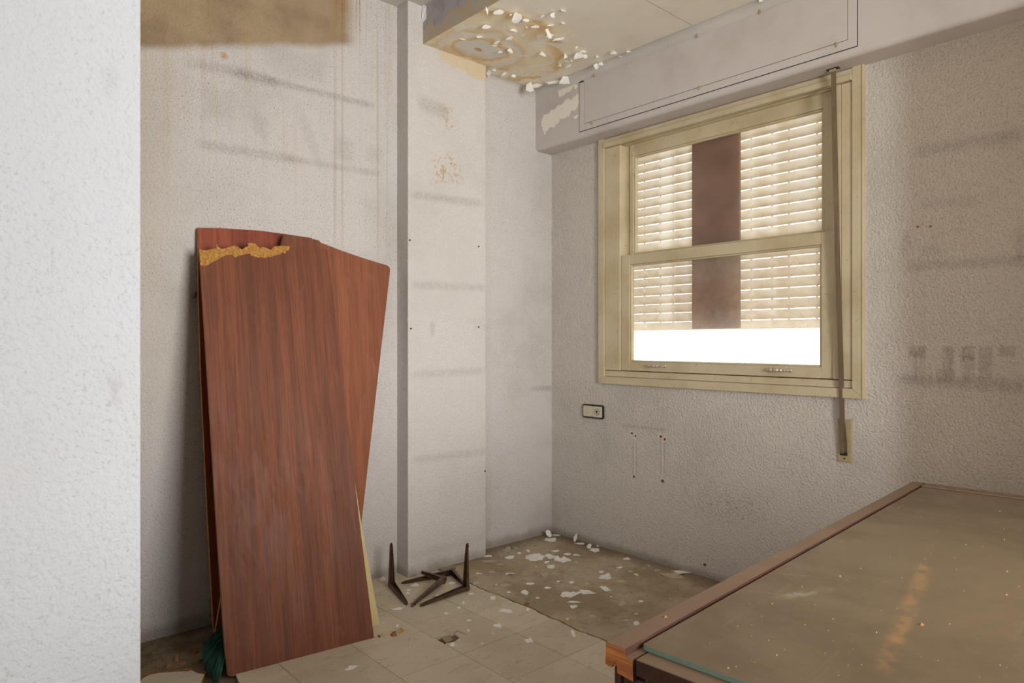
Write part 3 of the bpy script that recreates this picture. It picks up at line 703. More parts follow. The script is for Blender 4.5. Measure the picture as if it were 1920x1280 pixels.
# double wall socket
sy1, sy0 = ypx(1092.5, XW - .01), ypx(1131, XW - .01); sz1 = (zl(1093, 757.5, XW - .01) + zl(1131, 759, XW - .01)) / 2; sz0 = (zl(1093, 782, XW - .01) + zl(1131, 786, XW - .01)) / 2
so = empty('wall_socket', (XW, (sy0 + sy1) / 2, sz0)); tag(so, 'double ivory wall socket in a dark rounded frame beside the window', 'socket')
def rrect(y0, y1, z0, z1, r, n=6):
    pts = []
    for cy, cz, a0 in ((y1 - r, z1 - r, 0), (y0 + r, z1 - r, 90), (y0 + r, z0 + r, 180), (y1 - r, z0 + r, 270)):
        for q in range(n + 1): a = math.radians(a0 + 90 * q / n); pts.append((cy + r * math.cos(a), cz + r * math.sin(a)))
    return pts
def yz(pts, x): return [Vector((x, y, z)) for y, z in pts]
prism('surround', yz(rrect(sy0, sy1, sz0, sz1, .012), XW - .011), Vector((-1, 0, 0)), .011, m_black, so)
ym = (sy0 + sy1) / 2
for a, b, nm in ((ym + .001, sy1 - .008, 'blank_module'), (sy0 + .008, ym - .001, 'aerial_module')):
    mo = prism(nm, yz(rrect(a, b, sz0 + .009, sz1 - .009, .005), XW - .0145), Vector((-1, 0, 0)), .004, m_socket, so)
    cy, cz = (a + b) / 2, (sz0 + sz1) / 2; bm = bmesh.new()
    if nm[0] == 'b':
        for r0, r1, x in ((.0125, .0125, .0152),): cyl(bm, (XW - .014, cy, cz), (XW - x, cy, cz), r0, r1, 24)
        from_bm('knockout_ring', bm, m_plate, mo); bm = bmesh.new(); cyl(bm, (XW - .0145, cy, cz), (XW - .0157, cy, cz), .011, .011, 24); from_bm('knockout', bm, m_socket, mo)
    else:
        cyl(bm, (XW - .014, cy, cz), (XW - .0155, cy, cz), .019, .019, 28); from_bm('outlet_ring', bm, m_black, mo)
        bm = bmesh.new(); cyl(bm, (XW - .015, cy, cz), (XW - .0162, cy, cz), .0165, .0165, 28); from_bm('outlet_face', bm, m_socket, mo)
        bm = bmesh.new()
        for dy, dz in ((.006, .004), (-.006, .003), (0, -.006), (0, .001)): cyl(bm, (XW - .016, cy + dy, cz + dz), (XW - .0168, cy + dy, cz + dz), .0042, .0042, 12)
        from_bm('contact', bm, m_black, mo)

# drilled holes, nails and plugs in the walls
def blob(n, r, jit):
    return [(r * (1 + random.uniform(-jit, jit)) * math.cos(2 * math.pi * q / n), r * (1 + random.uniform(-jit, jit)) * math.sin(2 * math.pi * q / n)) for q in range(n)]
for (u, vv, r, pl) in [(1185, 812, .0075, 1), (1192, 817, .006, 1), (1239, 818, .0085, 1), (1246.5, 823, .008, 1), (1189, 893, .007, 0), (1242.5, 901.5, .009, 0)]:
    p = P(u, vv, 'x', XW)
    if pl: prism('chipped_plaster', [Vector((XW - .0008, p.y + a + .004, p.z + b)) for a, b in blob(14, r * 1.9, .22)], Vector((-1, 0, 0)), .001, m_plaster, wall_right)
    prism('drill_hole', [Vector((XW - .0016, p.y + a, p.z + b)) for a, b in blob(12, r, .15)], Vector((-1, 0, 0)), .002, m_hole, wall_right)
    prism('hole_bottom', [Vector((XW - .0022, p.y + a - r * .25, p.z + b + r * .25)) for a, b in blob(10, r * .5, .15)], Vector((-1, 0, 0)), .002, m_rust, wall_right)
def nail(u, v, ax, val, d, par, r=.005, name='wall_plug', mat=m_rust, ln=.006):
    p = P(u, v, ax, val); bm = bmesh.new(); cyl(bm, p - Vector(d) * .004, p + Vector(d) * ln, r, r * .8, 10); from_bm(name, bm, mat, par)
for u, vv in [(768, 450), (897, 462), (770, 616), (897, 613), (909, 883)]: nail(u, vv, 'y', YP, (0, -1, 0), wall_pillar, .005)
nail(1322, 1058, 'x', XW, (-1, 0, 0), wall_right, .008)
for u, vv in [(1721, 425), (1745, 424)]: nail(u, vv, 'x', XW, (-1, 0, 0), wall_right, .004)
hk = P(360, 558, 'y', YB); bm = bmesh.new()
hp = [hk + Vector((0, .004, 0)), hk + Vector((0, -.025, 0)), hk + Vector((.004, -.032, .004)), hk + Vector((.005, -.034, .022))]
for a, b in zip(hp[:-1], hp[1:]): cyl(bm, a, b, .0042, .0042, 10)
h = from_bm('wall_hook', bm, m_steel, None, True); tag(h, 'small dark bent hook screwed into the wall beside the boards', 'hook')

# ------------------------------------------------------------------ leaning boards
def board(name, label, plane, px, th, mats, bend=None):
    """plane = three world points (bottom left, bottom right, top left) of the front face; px = outline in photo pixels on that face"""
    o, r, t = [Vector(p) for p in plane]
    A = (r - o).normalized(); nrm = A.cross(t - o).normalized()
    if nrm.y > 0: nrm = -nrm
    Bv = nrm.cross(A).normalized()
    if Bv.z < 0: Bv = -Bv
    MW = Matrix((A, -nrm, Bv)).transposed().to_4x4(); MW.translation = o
    pts = [PP(u, v, o, nrm) for u, v in px]
    b = prism(name, pts, nrm, th, mats, None, mw=MW)
    tag(b, label, 'board', None); return b, o, nrm, MW
# back board against the wall
def at_y(u, v, y): return P(u, v, 'y', y)
bl = F(402, 1200); br = Vector((bl.x + .56, bl.y, 0))
b, *_ = board('wooden_board', 'tall reddish board at the back of the leaning stack, flat against the wall', (bl, br, at_y(371, 427, YB - .023)),
      [(402, 1200), (389, 960), (377.5, 720), (372.5, 562), (370.5, 427), (415, 427.5), (490, 432.5), (535, 438.7), (585, 446), (640, 1140)], .017, [m_woodr, m_edge, m_edge])
# wide board leaning to the right, rounded top corner
tb = at_y(728, 497, YB - .04); o3 = Vector((1.20, 2.808, 0))
b, *_ = board('wooden_board', 'orange-brown board fanned out to the right with a rounded top corner', (o3, o3 + Vector((.3, 0, 0)), Vector((1.2, YB - .053, 1.6))),
      [(592, 450), (601, 454.5), (640, 469.5), (677.5, 482.5), (716, 494.5), (724, 496.5), (729, 499.5), (731.5, 504), (731, 511), (710, 695), (680, 960), (661, 1118), (520, 1090)], .017, [m_woodl, m_edge, m_edge])
# narrow board
o4 = Vector((.95, 2.782, 0))
b, *_ = board('wooden_board', 'narrow dull board whose rounded tip rises between the other leaning boards', (o4, o4 + Vector((.3, 0, 0)), Vector((.95, YB - .077, 1.65))),
      [(402, 1197), (527, 462), (533, 438), (560, 443), (592, 449), (598, 450.5), (601.5, 455), (601, 462), (478, 1192)], .016, [m_wood, m_edge, m_edge])
# pale yellow hardboard just behind the front board
o5 = F(712, 1170)
b, *_ = board('hardboard_sheet', 'pale yellow thin sheet peeking out behind the front leaning board', (o5 + Vector((-.5, .066, 0)), o5, o5 + Vector((-.5 + .02, .33 + .06, 1.4))),
      [(712, 1170), (678, 985), (625, 640), (440, 700), (462, 1236)], .006, [m_yellow, m_yellow, m_yellow])
# front board: chipboard core with a torn veneer face
FB = (F(426, 1268), F(701, 1195), at_y(374, 466, YB - .107))
top = [(373.5, 466), (383, 469.4), (395, 467.5), (405, 465.4), (406.7, 457), (409, 462), (416, 466.7), (426, 464.5), (436, 460.6), (440, 460), (447, 463), (453.4, 467.4), (460, 463.5), (465.6, 460.6), (464, 456), (471, 455), (478, 456), (483, 461), (487, 464.7), (494, 462.7),
       (501, 465), (508, 468.7), (512, 464), (517, 461), (530, 460.5), (544, 461.3), (575, 464), (601, 466.7), (612, 467.6), (614.5, 470)]
low = [(644, 720), (677, 1002), (701, 1193), (700, 1195.6), (436, 1268), (430, 1267.5), (426, 1264), (420, 1193), (404.5, 960), (390, 720), (376, 499)]
tear = [(376, 498), (387, 498), (394, 494), (400.6, 490.4), (412, 484), (425, 478), (436, 477), (438.5, 481), (441, 482.5), (449, 479), (468, 475), (470, 478.5), (478, 481), (486, 483.5), (487.5, 481), (492, 482.5), (498, 484), (499, 481.5), (509, 481.5), (518, 478), (526.5, 476), (529, 473), (533, 475), (536, 474.5), (537, 469), (541.4, 470), (544, 461.6)]
fb, fo, fn, fmw = board('wooden_board', 'large front mahogany board with its veneer torn off along the top', FB, top + low, .017, [m_chip, m_edge, m_edge])
ven = [PP(u, v, fo + fn * .0012, fn) for u, v in tear + [(575, 464), (601, 466.7), (612, 467.6), (614.5, 470)] + low[:-1]]
vn = prism('veneer', ven, fn, .0012, [m_wood, m_wood], fb, mw=fmw); vn['label'] = 'dark mahogany veneer face with a ragged upper edge'

# ------------------------------------------------------------------ broom head
R0, R1 = Vector((.985, 2.735, .085)), Vector((.896, 2.600, .045))
bh = empty('broom_head', (.95, 2.66, 0)); tag(bh, 'dark green bristle broom head sticking out behind the front leaning board', 'broom')
T = [P(381, 1210, 'y', 2.735), P(381, 1232, 'y', 2.66), P(390, 1258, 'z', .006), F(400, 1272, .004), F(405, 1283, .003)]
def lerp(a, b, t): return a + (b - a) * t
def tipat(t):
    q = t * (len(T) - 1); i = min(int(q), len(T) - 2); return lerp(T[i], T[i + 1], q - i)
vs = []; fs = []
for q in range(1500):
    t = random.random(); r = lerp(R0, R1, t) + Vector((random.uniform(-.012, .012), random.uniform(-.008, .008), random.uniform(-.022, .022)))
    e = tipat(min(1, max(0, t + random.uniform(-.06, .06)))); e = lerp(r, e, random.uniform(.82, 1.03)) + Vector((random.uniform(-.006, .006), random.uniform(-.006, .006), random.uniform(-.012, .02)))
    e.z = max(e.z, .001)
    mid = lerp(r, e, .55) + Vector((random.uniform(-.004, .004), random.uniform(-.004, .004), .008 + random.uniform(-.004, .012)))
    mid.z = max(mid.z, .002)
    d = (e - r).normalized(); s_ = d.cross(Vector((random.uniform(-1, 1), random.uniform(-1, 1), random.uniform(-1, 1)))).normalized(); t2 = d.cross(s_)
    k0 = len(vs)
    for c_, rr in ((r, .0011), (mid, .0010), (e, .0006)):
        for a in (0, 2.094, 4.189): vs.append(c_ + (s_ * math.cos(a) + t2 * math.sin(a)) * rr)
    for lv in (0, 3):
        for a in range(3): fs.append((k0 + lv + a, k0 + lv + (a + 1) % 3, k0 + lv + 3 + (a + 1) % 3, k0 + lv + 3 + a))
br_ = obj('bristles', vs, fs, m_green, bh); br_['kind'] = 'stuff'; br_['label'] = 'dark green plastic bristles'
dv = (R1 - R0); bm = bmesh.new(); cyl(bm, R0 - dv * .05 + Vector((.012, 0, .004)), R1 + dv * .0 + Vector((.012, 0, .004)), .020, .018, 12); from_bm('brush_block', bm, m_black, bh)

# torn sheet flooring in the corner by the near wall
sheet = [(372, 1303), (376, 1280), (380, 1272), (383, 1263), (372, 1262), (366, 1260), (360, 1256), (352, 1258), (338, 1258.5), (320, 1259.5), (300, 1261), (282, 1264), (268, 1271), (255, 1284), (240, 1303)]
ts = empty('torn_floor_sheet', F(320, 1285, -.012)); tag(ts, 'torn beige floor sheet with frayed fibre edge beside the broom', 'floor sheet')
prism('sheet', [F(u, v, .004) for u, v in sheet], Vector((0, 0, 1)), .006, [m_tile, m_edge], ts)
core = []
for u, v in sheet: core.append((u + (4 if u > 370 else 0) + random.uniform(-1, 2), v - (3.5 if v < 1275 else 0) + random.uniform(-2.2, .6)))
prism('torn_core', [F(u, v, -.0025) for u, v in core], Vector((0, 0, 1)), .0095, m_rubble, ts)
fr = [(359, 1254), (362, 1249), (370, 1245), (386, 1241), (384, 1252), (383, 1261.5), (374, 1259), (368, 1257)]
f1 = prism('sheet_fragment', [F(u, v, .001) for u, v in fr], Vector((0, 0, 1)), .013, [m_sub, m_rubble]); tag(f1, 'dark broken scrap between the broom and the torn floor sheet', 'debris')

# ------------------------------------------------------------------ shelf brackets
def bracket(label, tip1, elbow, tip2, plane_up=None):
    t1, e, t2 = Vector(tip1), Vector(elbow), Vector(tip2)
    N = (t1 - e).cross(t2 - e).normalized()
    root = empty('shelf_bracket', (e.x, e.y, min(t1.z, e.z, t2.z) - .001)); tag(root, label, 'bracket')
    for nm, tip, oth in (('arm', t1, t2), ('arm', t2, t1)):
        d = (tip - e); L = d.length; d.normalize(); ins = ((oth - e) - d * (oth - e).dot(d)).normalized()   # towards the inside of the L
        rows = []; bm = bmesh.new()
        for s_, wd, dp in ((-.004, .030, .020), (.10, .029, .021), (.45, .024, .016), (.85, .017, .010), (.97, .014, .007), (1.0, .010, .005)):
            c_ = e + d * (L * s_)
            pr_ = [(-wd / 2, dp), (-wd / 2, .003), (-wd / 2 + .003, 0), (-.0045, 0), (0, -.004), (.0045, 0), (wd / 2 - .003, 0), (wd / 2, .003), (wd / 2, dp), (wd / 2 - .0018, dp), (wd / 2 - .0022, .004), (.004, .002), (0, -.0015), (-.004, .002), (-wd / 2 + .0022, .004), (-wd / 2 + .0018, dp)]
            rows.append([bm.verts.new(c_ + N * a + ins * (b)) for a, b in pr_])
        for r, s2 in zip(rows[:-1], rows[1:]):
            for q in range(len(r)): bm.faces.new((r[q], r[(q + 1) % len(r)], s2[(q + 1) % len(r)], s2[q]))
        bm.faces.new(rows[0][::-1]); bm.faces.new(rows[-1])
        a_ = from_bm(nm, bm, m_steel, root)
        bm = bmesh.new(); c_ = e + d * (L * .93); cyl(bm, c_ - ins * .0035, c_ - ins * .0055, .0035, .0035, 12); from_bm('screw_hole', bm, m_dark, a_)
        bm = bmesh.new(); cyl(bm, e + d * L * .16 - ins * .001 + N * .009, e + d * L * .16 - ins * .003 + N * .009, .003, .003, 10); from_bm('rivet', bm, m_plate, a_)
    return root
e1 = F(733, 1098); h1 = P(731, 1018, 'y', e1.y).z
bracket('dark bracket standing upright against the left side of the pillar', e1 + Vector((0, 0, h1)), e1 + Vector((0, 0, .004)), F(763, 1133, .004))
e4 = F(877, 1106); h4 = P(877, 1019, 'y', e4.y).z
bracket('dark bracket standing upright on the floor in front of the pillar edge', e4 + Vector((.004, .004, h4)), e4 + Vector((0, 0, .004)), F(788, 1136, .004))
bracket('large dark bracket lying flat at the foot of the pillar', F(753, 1092, .016), F(851, 1069, .016), F(874, 1097, .016))
el3 = EYE + ray(837, 1086) * 3.36; tp3 = EYE + ray(790, 1071) * 3.40
bracket('small dark bracket tilted over the one lying at the pillar foot', tp3, el3, F(772, 1136, .006))

# ------------------------------------------------------------------ desk
desk = empty('desk', (D0.x, D0.y, 0), DA); tag(desk, 'large dusty dark wooden desk with a broken front corner', 'desk')
def dbox(name, x0, x1, y0, y1, z0, z1, mat, bev=.0015, parent=None):
    bm = bmesh.new(); addbox(bm, x0, x1, y0, y1, z0, z1, bev)
    if mat is m_rim:
        mat = [m_rim, m_desk]; bmesh.ops.recalc_face_normals(bm, faces=bm.faces)
        for f in bm.faces: f.material_index = 0 if f.normal.z > .5 else 1
    o = from_bm(name, bm, mat, None, mw=DKM.copy()); attach(o, parent or desk); return o
def dprism(name, prof, x0, x1, mats):
    """profile in (y,z) extruded along the desk length; the near end gets material 1"""
    bm = bmesh.new(); A = [bm.verts.new((x0 + random.uniform(-.001, .0015), y, z)) for y, z in prof]; B = [bm.verts.new((x1, y, z)) for y, z in prof]; n = len(prof)
    f = bm.faces.new(A); f.material_index = 1; bm.faces.new(B[::-1])
    for q in range(n):
        s_ = bm.faces.new((A[q], B[q], B[(q + 1) % n], A[(q + 1) % n]))
        s_.material_index = 0 if (abs(prof[q][1] - prof[(q + 1) % n][1]) < .003 and prof[q][1] > DZ - .012) else 2
    bmesh.ops.triangulate(bm, faces=[f])
    o = from_bm(name, bm, mats, None, mw=DKM.copy()); attach(o, desk); return o
RW = .034
lrim = dprism('left_rim', [(0, DZ - .001), (-.001, DZ), (-RW, DZ), (-RW - .001, DZ - .0107), (-RW - .014, DZ - .0107), (-RW - .014, DZ - .042), (-.022, DZ - .038), (-.020, DZ - .028), (-.016, DZ - .024), (-.012, DZ - .033), (-.004, DZ - .034), (0, DZ - .032)], 0, DL - .002, [m_rim, m_endgrain, m_desk])
lrim['label'] = 'dusty rim strip with raw broken end grain'
dbox('far_rim', DL - .055, DL, -DW, -RW - .0015, DZ - .035, DZ, m_rim, .002)
dbox('right_rim', .006, DL, -DW - .05, -DW - .0005, DZ - .035, DZ, m_rim, .002)
dbox('end_rail', .004, .05, -DW, -RW - .016, DZ - .034, DZ - .0105, m_rim, .001)
dbox('top_panel', .05, DL - .055, -DW, -RW - .014, DZ - .034, DZ - .0115, m_desk, 0)
dbox('side_panel', .014, DL - .02, -.018, -.006, .06, DZ - .038, m_desk, .001)
dbox('leg', .010, .040, -.060, -.024, 0, DZ - .043, m_desk, .002)
dbox('leg', DL - .06, DL - .02, -.060, -.020, 0, DZ - .043, m_desk, .002)
dbox('leg', .010, .05, -DW - .02, -DW + .03, 0, DZ - .036, m_desk, .002)
dbox('leg', DL - .06, DL - .02, -DW - .02, -DW + .03, 0, DZ - .036, m_desk, .002)
dbox('apron', .012, .030, -DW + .03, -.060, DZ - .15, DZ - .0345, m_desk, .001)
dbox('end_panel', .032, .044, -DW + .03, -.060, .10, DZ - .15, m_desk, .001)
dbox('far_panel', DL - .05, DL - .03, -DW + .03, -.062, .10, DZ - .036, m_desk, .001)
# glass sheet
bm = bmesh.new(); gx0, gx1, gy0, gy1 = .036, DL - .057, -DW + .002, -RW - .0055
pts = [(gx0 + .006, gy1), (gx0 + .001, gy1 - .002), (gx0, gy1 - .008), (gx0, gy0), (gx1, gy0), (gx1, gy1)]
A = [bm.verts.new((x, y, DZ - .003)) for x, y in pts]; B = [bm.verts.new((x, y, DZ - .0103)) for x, y in pts]
bm.faces.new(A).material_index = 0; bm.faces.new(B[::-1]).material_index = 1
for q in range(6): bm.faces.new((A[q], B[q], B[(q + 1) % 6], A[(q + 1) % 6])).material_index = 1
gs = from_bm('glass_sheet', bm, [m_dust, m_gedge], None, mw=DKM.copy()); tag(gs, 'dust-covered glass sheet with green edge laid in the desk top', 'glass sheet')
# crumbs on the glass: too many and small to count
vs = []; fs = []
def crumb(c, r):
    k0 = len(vs); 
    for q in range(5): a = 2 * math.pi * q / 5 + random.random(); vs.append(c + Vector((r * math.cos(a) * random.uniform(.6, 1.2), r * math.sin(a) * random.uniform(.6, 1.2), 0)))
    vs.append(c + Vector((0, 0, r * .8)))
    for q in range(5): fs.append((k0 + q, k0 + (q + 1) % 5, k0 + 5))
for q in range(230):
    x = random.uniform(gx0 + .02, gx1 - .02) if random.random() < .5 else gx0 + .02 + abs(random.gauss(0, .28)); y = random.uniform(gy0 + .02, gy1 - .01)
    if x > gx1 - .02: continue
    crumb(DKM @ Vector((x, y, DZ - .0029)), random.choice([.0008, .001, .0014, .0014, .0022]))
m_crumb = plain('pale_crumb', rgb(164, 143, 112), .9, .1)
dc = obj('dust_crumbs', vs, fs, m_crumb); tag(dc, 'tiny plaster and wood crumbs scattered over the dusty glass', 'crumbs', None, 'stuff')
for (u, vv, r) in [(1727, 1171, .004), (1247, 1157, .004), (1290, 1153, .003)]:
    p = F(u, vv, DZ - (.003 if u > 1280 else 0)); bm = bmesh.new()
    pts = [Vector((p.x + r * math.cos(a) * random.uniform(.6, 1.6), p.y + r * math.sin(a) * random.uniform(.5, 1.1), p.z)) for a in [q * 1.05 for q in range(6)]]
    vv_ = [bm.verts.new(q) for q in pts]; tp = bm.verts.new(p + Vector((.001, 0, r * .9)))
    for q in range(6): bm.faces.new((vv_[q], vv_[(q + 1) % 6], tp))
    bm.faces.new(vv_[::-1])
    o = from_bm('wood_crumb', bm, m_rubble)
    tag(o, 'rust-brown crumb lying on the bare rim of the desk' if u < 1270 else ('pale brown crumb lying on the dusty glass near the rub mark' if u > 1700 else 'reddish crumb wedged between desk rim and glass'), 'crumb')

# ------------------------------------------------------------------ paint flakes on the floor
def outline(n, jit):
    out = []; a = random.random() * .6
    for q in range(n):
        th = 2 * math.pi * q / n + random.uniform(-.25, .25) * 6.28 / n * 1.4
        out.append((math.cos(th + a) * random.uniform(1 - jit, 1 + jit * .45), math.sin(th + a) * random.uniform(1 - jit, 1 + jit * .45)))
    return out
def flake_label(p, wpx, m):
    tone = {'w': 'white', 'c': 'cream', 'd': 'greyish'}[m]
    size = 'broad' if wpx >= 26 else ('medium' if wpx >= 16 else ('small' if wpx >= 9 else 'tiny'))
    if p.x < CRX - .12: zone = 'on the beige tiles near the broken tile' if p.y < 2.42 else 'on the beige tiles among the brackets'
    elif p.x < CRX + .10: zone = 'beside the crack where tiles meet screed'
    elif p.x > XW - .22 and p.y > YB - .45: zone = 'on the screed in the room corner'
    elif p.x > XW - .25: zone = 'on the screed along the window wall'
    elif p.y > YB - .25: zone = 'on the screed along the back wall'
    elif p.y > 2.45: zone = 'on the open screed right of the brackets'
    else: zone = 'on the open screed between crack and desk'
    if 'right of' in zone: zone = 'on the open screed next to the brackets'
    return '%s %s paint flake lying %s' % (size, tone, zone)
def floor_flake(u, v, wpx, hpx, m='w', tilt=0.0, label=None):
    n = max(7, min(16, int(wpx * .6))); ol = outline(n, .48); c0 = F(u, v)
    ca, sa = math.cos(tilt), math.sin(tilt); top = []; mx = 0
    cur = random.uniform(.05, .30) * min(.02, wpx * .0009); ph = random.random() * 6.28
    vs = []
    for x, y in ol:
        px_, py_ = x * wpx / 2, y * hpx / 2; p = F(u + px_ * ca - py_ * sa, v + px_ * sa + py_ * ca)
        p.z = .0008 + max(0, cur * (x * math.cos(ph) + y * math.sin(ph)) ** 3 * 1.5); vs.append(p)
    vs.append(F(u, v, .0012)); N = len(ol)
    for p in vs[:N + 1]: pass
    lowv = [p - Vector((0, 0, .0008)) for p in vs]; allv = vs + lowv; fs = []
    for q in range(N):
        a, b = q, (q + 1) % N
        fs += [(a, b, N), (N + 1 + b, N + 1 + a, 2 * N + 1), (a, N + 1 + a, N + 1 + b, b)]
    mat = {'w': m_white, 'c': m_flcream, 'd': m_fldim}[m]
    o = obj('paint_flake', allv, fs, mat, None, origin=(c0.x, c0.y, 0))
    if label: tag(o, label, 'paint flake')
    else:
        lb = flake_label(c0, wpx, m); tag(o, lb, 'paint flake', 'paint flakes ' + lb.split('lying ')[1])
    return o
FL = [(1032.6, 1011.7, 29, 8), (1087.5, 1019, 20, 5), (1115, 1031, 22, 9), (1121, 1023, 9, 4), (953, 1029, 18, 9, 'd'), (967, 1028, 10, 5, 'd'), (953, 1033, 20, 4, 'd'), (974, 1037, 9, 3),
      (956, 1045, 19, 6), (915, 1043, 18, 6), (918, 1052, 34, 6, 'd'), (938, 1058, 13, 4, 'd'), (1002, 1044, 40, 15), (991, 1033, 8, 6), (1024, 1054, 12, 6), (1033, 1043, 20, 8), (1041, 1033, 15, 3), (1064.5, 1038.7, 15, 5),
      (1081, 1041, 13, 5), (1055, 1049.6, 31, 9), (1081, 1054, 12, 5, 'c'), (1034.7, 1061.8, 20, 7), (1021, 1077, 17, 10, 'd'), (1041, 1075, 20, 3, 'd'), (1060, 1080, 11, 4, 'd'), (1047, 1090, 7, 4), (1072, 1091.6, 10, 4),
      (1100, 1095, 14, 6, 'c'), (1080, 1102, 15, 6, 'c'), (984.6, 1110.5, 15, 11), (953, 1110, 9, 3), (925.7, 1121, 12, 8), (955.5, 1076, 22, 5), (923.6, 1072.6, 13, 6, 'd'), (897, 1075, 15, 2.5), (896.5, 1094, 22, 8, 'd'),
      (948, 1097, 25, 6, 'd'), (994, 1094, 21, 4), (1026.5, 1102, 13, 4), (1008, 1120.7, 11, 3), (1175.6, 1047.7, 15, 6), (1162, 1064, 15, 5), (1156, 1069, 8, 4, 'c'), (1182, 1071, 14, 5, 'c'), (1193, 1077, 11, 3, 'w', .35), (1208, 1065, 11, 4, 'c'),
      (1128, 1072, 13, 5), (1135, 1081, 27, 10), (1166, 1090, 22, 6, 'c'), (1136.6, 1104, 24, 7, 'w', .3), (1232, 1069, 18, 4, 'c'), (1201, 1126.6, 12, 5), (1167, 1132, 17, 8, 'c'), (1268.6, 1125.8, 9, 4, 'c'), (1257.7, 1122.6, 6, 3, 'c'),
      (1192.8, 1150.8, 8, 4), (1111.6, 1155.5, 17, 5, 'c', .2), (1175, 1163, 20, 3, 'c'), (1075, 1137.5, 15, 8), (1077, 1128.6, 26, 2.5), (1074.8, 1187.5, 18, 7, 'w', 1.05), (1064, 1160, 6, 4), (746, 1141.4, 25, 6, 'w', -.1), (950, 1145, 34, 8, 'w', .06),
      (934, 1172.7, 19, 7, 'w', .2), (992, 1201, 19, 8, 'w', .15), (879.7, 1163, 13, 4), (837.5, 1149.7, 12, 4), (868.8, 1130, 8, 6), (861, 1139, 8, 5), (904.7, 1206.7, 7, 3), (849, 1208.5, 13, 10), (745, 1173, 7, 5), (925, 1187, 6, 2), (878, 1182, 6, 6), (990, 1142, 9, 6),
      (825, 1117, 26, 6, 'w', -.1), (884, 1113, 15, 4), (777, 1097, 16, 6), (846, 1093, 15, 5), (767, 1106, 9, 4), (719, 1168, 6, 4), (765, 1112, 7, 3), (1216, 1060, 6, 2), (1146, 1118, 6, 3), (1005, 1062, 5, 2), (931, 1096, 6, 2)]
for f in FL: floor_flake(*f)
floor_flake(1099, 1110, 40, 9, 'w', .14, 'long curled white paint strip beside the largest jagged flake on the screed')
floor_flake(1066, 1114.6, 39, 12, 'w', -.08, 'largest jagged white paint flake, crazed, in the middle of the screed')
floor_flake(1277, 1072.7, 39, 9, 'w', .05, 'bright white paint flake overlapping a cream one against the window wall')
floor_flake(1263, 1079, 48, 12, 'c', .1, 'large cream paint flake half under a white one by the window wall')
floor_flake(660, 1252, 26, 10, 'w', -.25, 'lone white paint flake on the tiles in front of the front board')
floor_flake(1193, 1168.7, 15, 9, 'w', .2, 'white paint flake on the screed next to the desk rim')
floor_flake(717, 1086, 13, 10, 'w', .1, 'white paint flake on the floor behind the standing bracket by the pillar')
def standing(u, v, wpx, hpx, base, n, label):
    """flake propped against a wall: base point on the floor, leaning back along -n"""
    d = (base - EYE).dot(FW); w_, h_ = wpx * d / FPX, hpx * d / FPX; al = n.cross(UP).normalized(); ol = outline(11, .4); vs = []
    for x, y in ol: vs.append(base + al * (x * w_ / 2) + UP * ((y + 1.1) * h_ / 2) - n * ((y + 1) * .012))
    mz = min(p.z for p in vs)
    for p in vs: p.z -= mz
    o = prism('paint_flake', vs, n, .0012, m_white); tag(o, label, 'paint flake')
standing(1028, 999, 18, 14, F(1028, 1007) + Vector((0, -.012, 0)), Vector((0, -1, 0)), 'white paint flake propped upright against the back wall in the corner')
standing(1079, 1007, 9, 15, F(1078, 1016) + Vector((-.01, 0, 0)), Vector((-1, 0, 0)), 'slim white paint flake propped upright against the window wall')
floor_flake(1044, 1003, 16, 4); 
standing(1102, 1022, 12, 10, F(1102, 1028), Vector((-1, 0, 0)), 'pointed white paint flake tilted up beside the window wall')

# wood chips
def chip(u, v, wpx, hpx, m, label, group=None, tilt=0.0, zf=-.012):
    c0 = F(u, v, zf); ol = outline(8, .4); vs = []; ca, sa = math.cos(tilt), math.sin(tilt)
    for x, y in ol:
        a, b = x * wpx / 2, y * hpx / 2; vs.append(F(u + a * ca - b * sa, v + a * sa + b * ca, zf))
    h = min(.02, wpx * .0007); tops = [lerp(p, Vector((c0.x, c0.y, p.z)), .35) + Vector((0, 0, h * random.uniform(.4, 1.3))) for p in vs]
    N = 8; fs = [tuple(range(N))[::-1], tuple(range(N, 2 * N))] + [(q, (q + 1) % N, N + (q + 1) % N, N + q) for q in range(N)]
    o = obj('wood_chip', vs + tops, fs, m, None, origin=(c0.x, c0.y, zf)); tag(o, label, 'wood chip', group); return o
chip(739, 1190, 15, 9, m_rubble, 'brown splintered wood chip on the tiles between board and bracket', None, 0, 0)
chip(752, 1184, 15, 5, m_edge, 'pale wood sliver leaning on the brown chip on the tiles', None, -.5, 0)
chip(987, 1132.5, 12, 5, m_rubble, 'orange wood chip lying on the crack in the floor', None, 0, .0)
chip(711, 1193, 6, 5, m_rubble, 'small brown crumb at the lower right corner of the front board', None, 0, 0)
for q, a in enumerate([(288.6, 1224, 7, 5), (366, 1223, 17, 8), (331, 1237, 18, 6), (334, 1229, 8, 3), (306, 1232, 6, 3), (307.5, 1238, 8, 3), (374.6, 1239, 10, 5), (345, 1246, 12, 4), (318, 1250, 14, 3), (296, 1252, 10, 3)]):
    own = {1: 'ragged brown fibre chip lying close to the broom bristles', 2: 'long curled brown splinter in the middle of the dark bare floor', 6: 'brown fibre crumb touching the dark scrap beside the broom', 7: 'flat brown fibre shred along the edge of the torn floor sheet'}
    chip(*a, m_rubble, own.get(q, 'small brown fibre chip on the dark bare floor by the wall'), 'fibre chips on the bare floor', -.3)

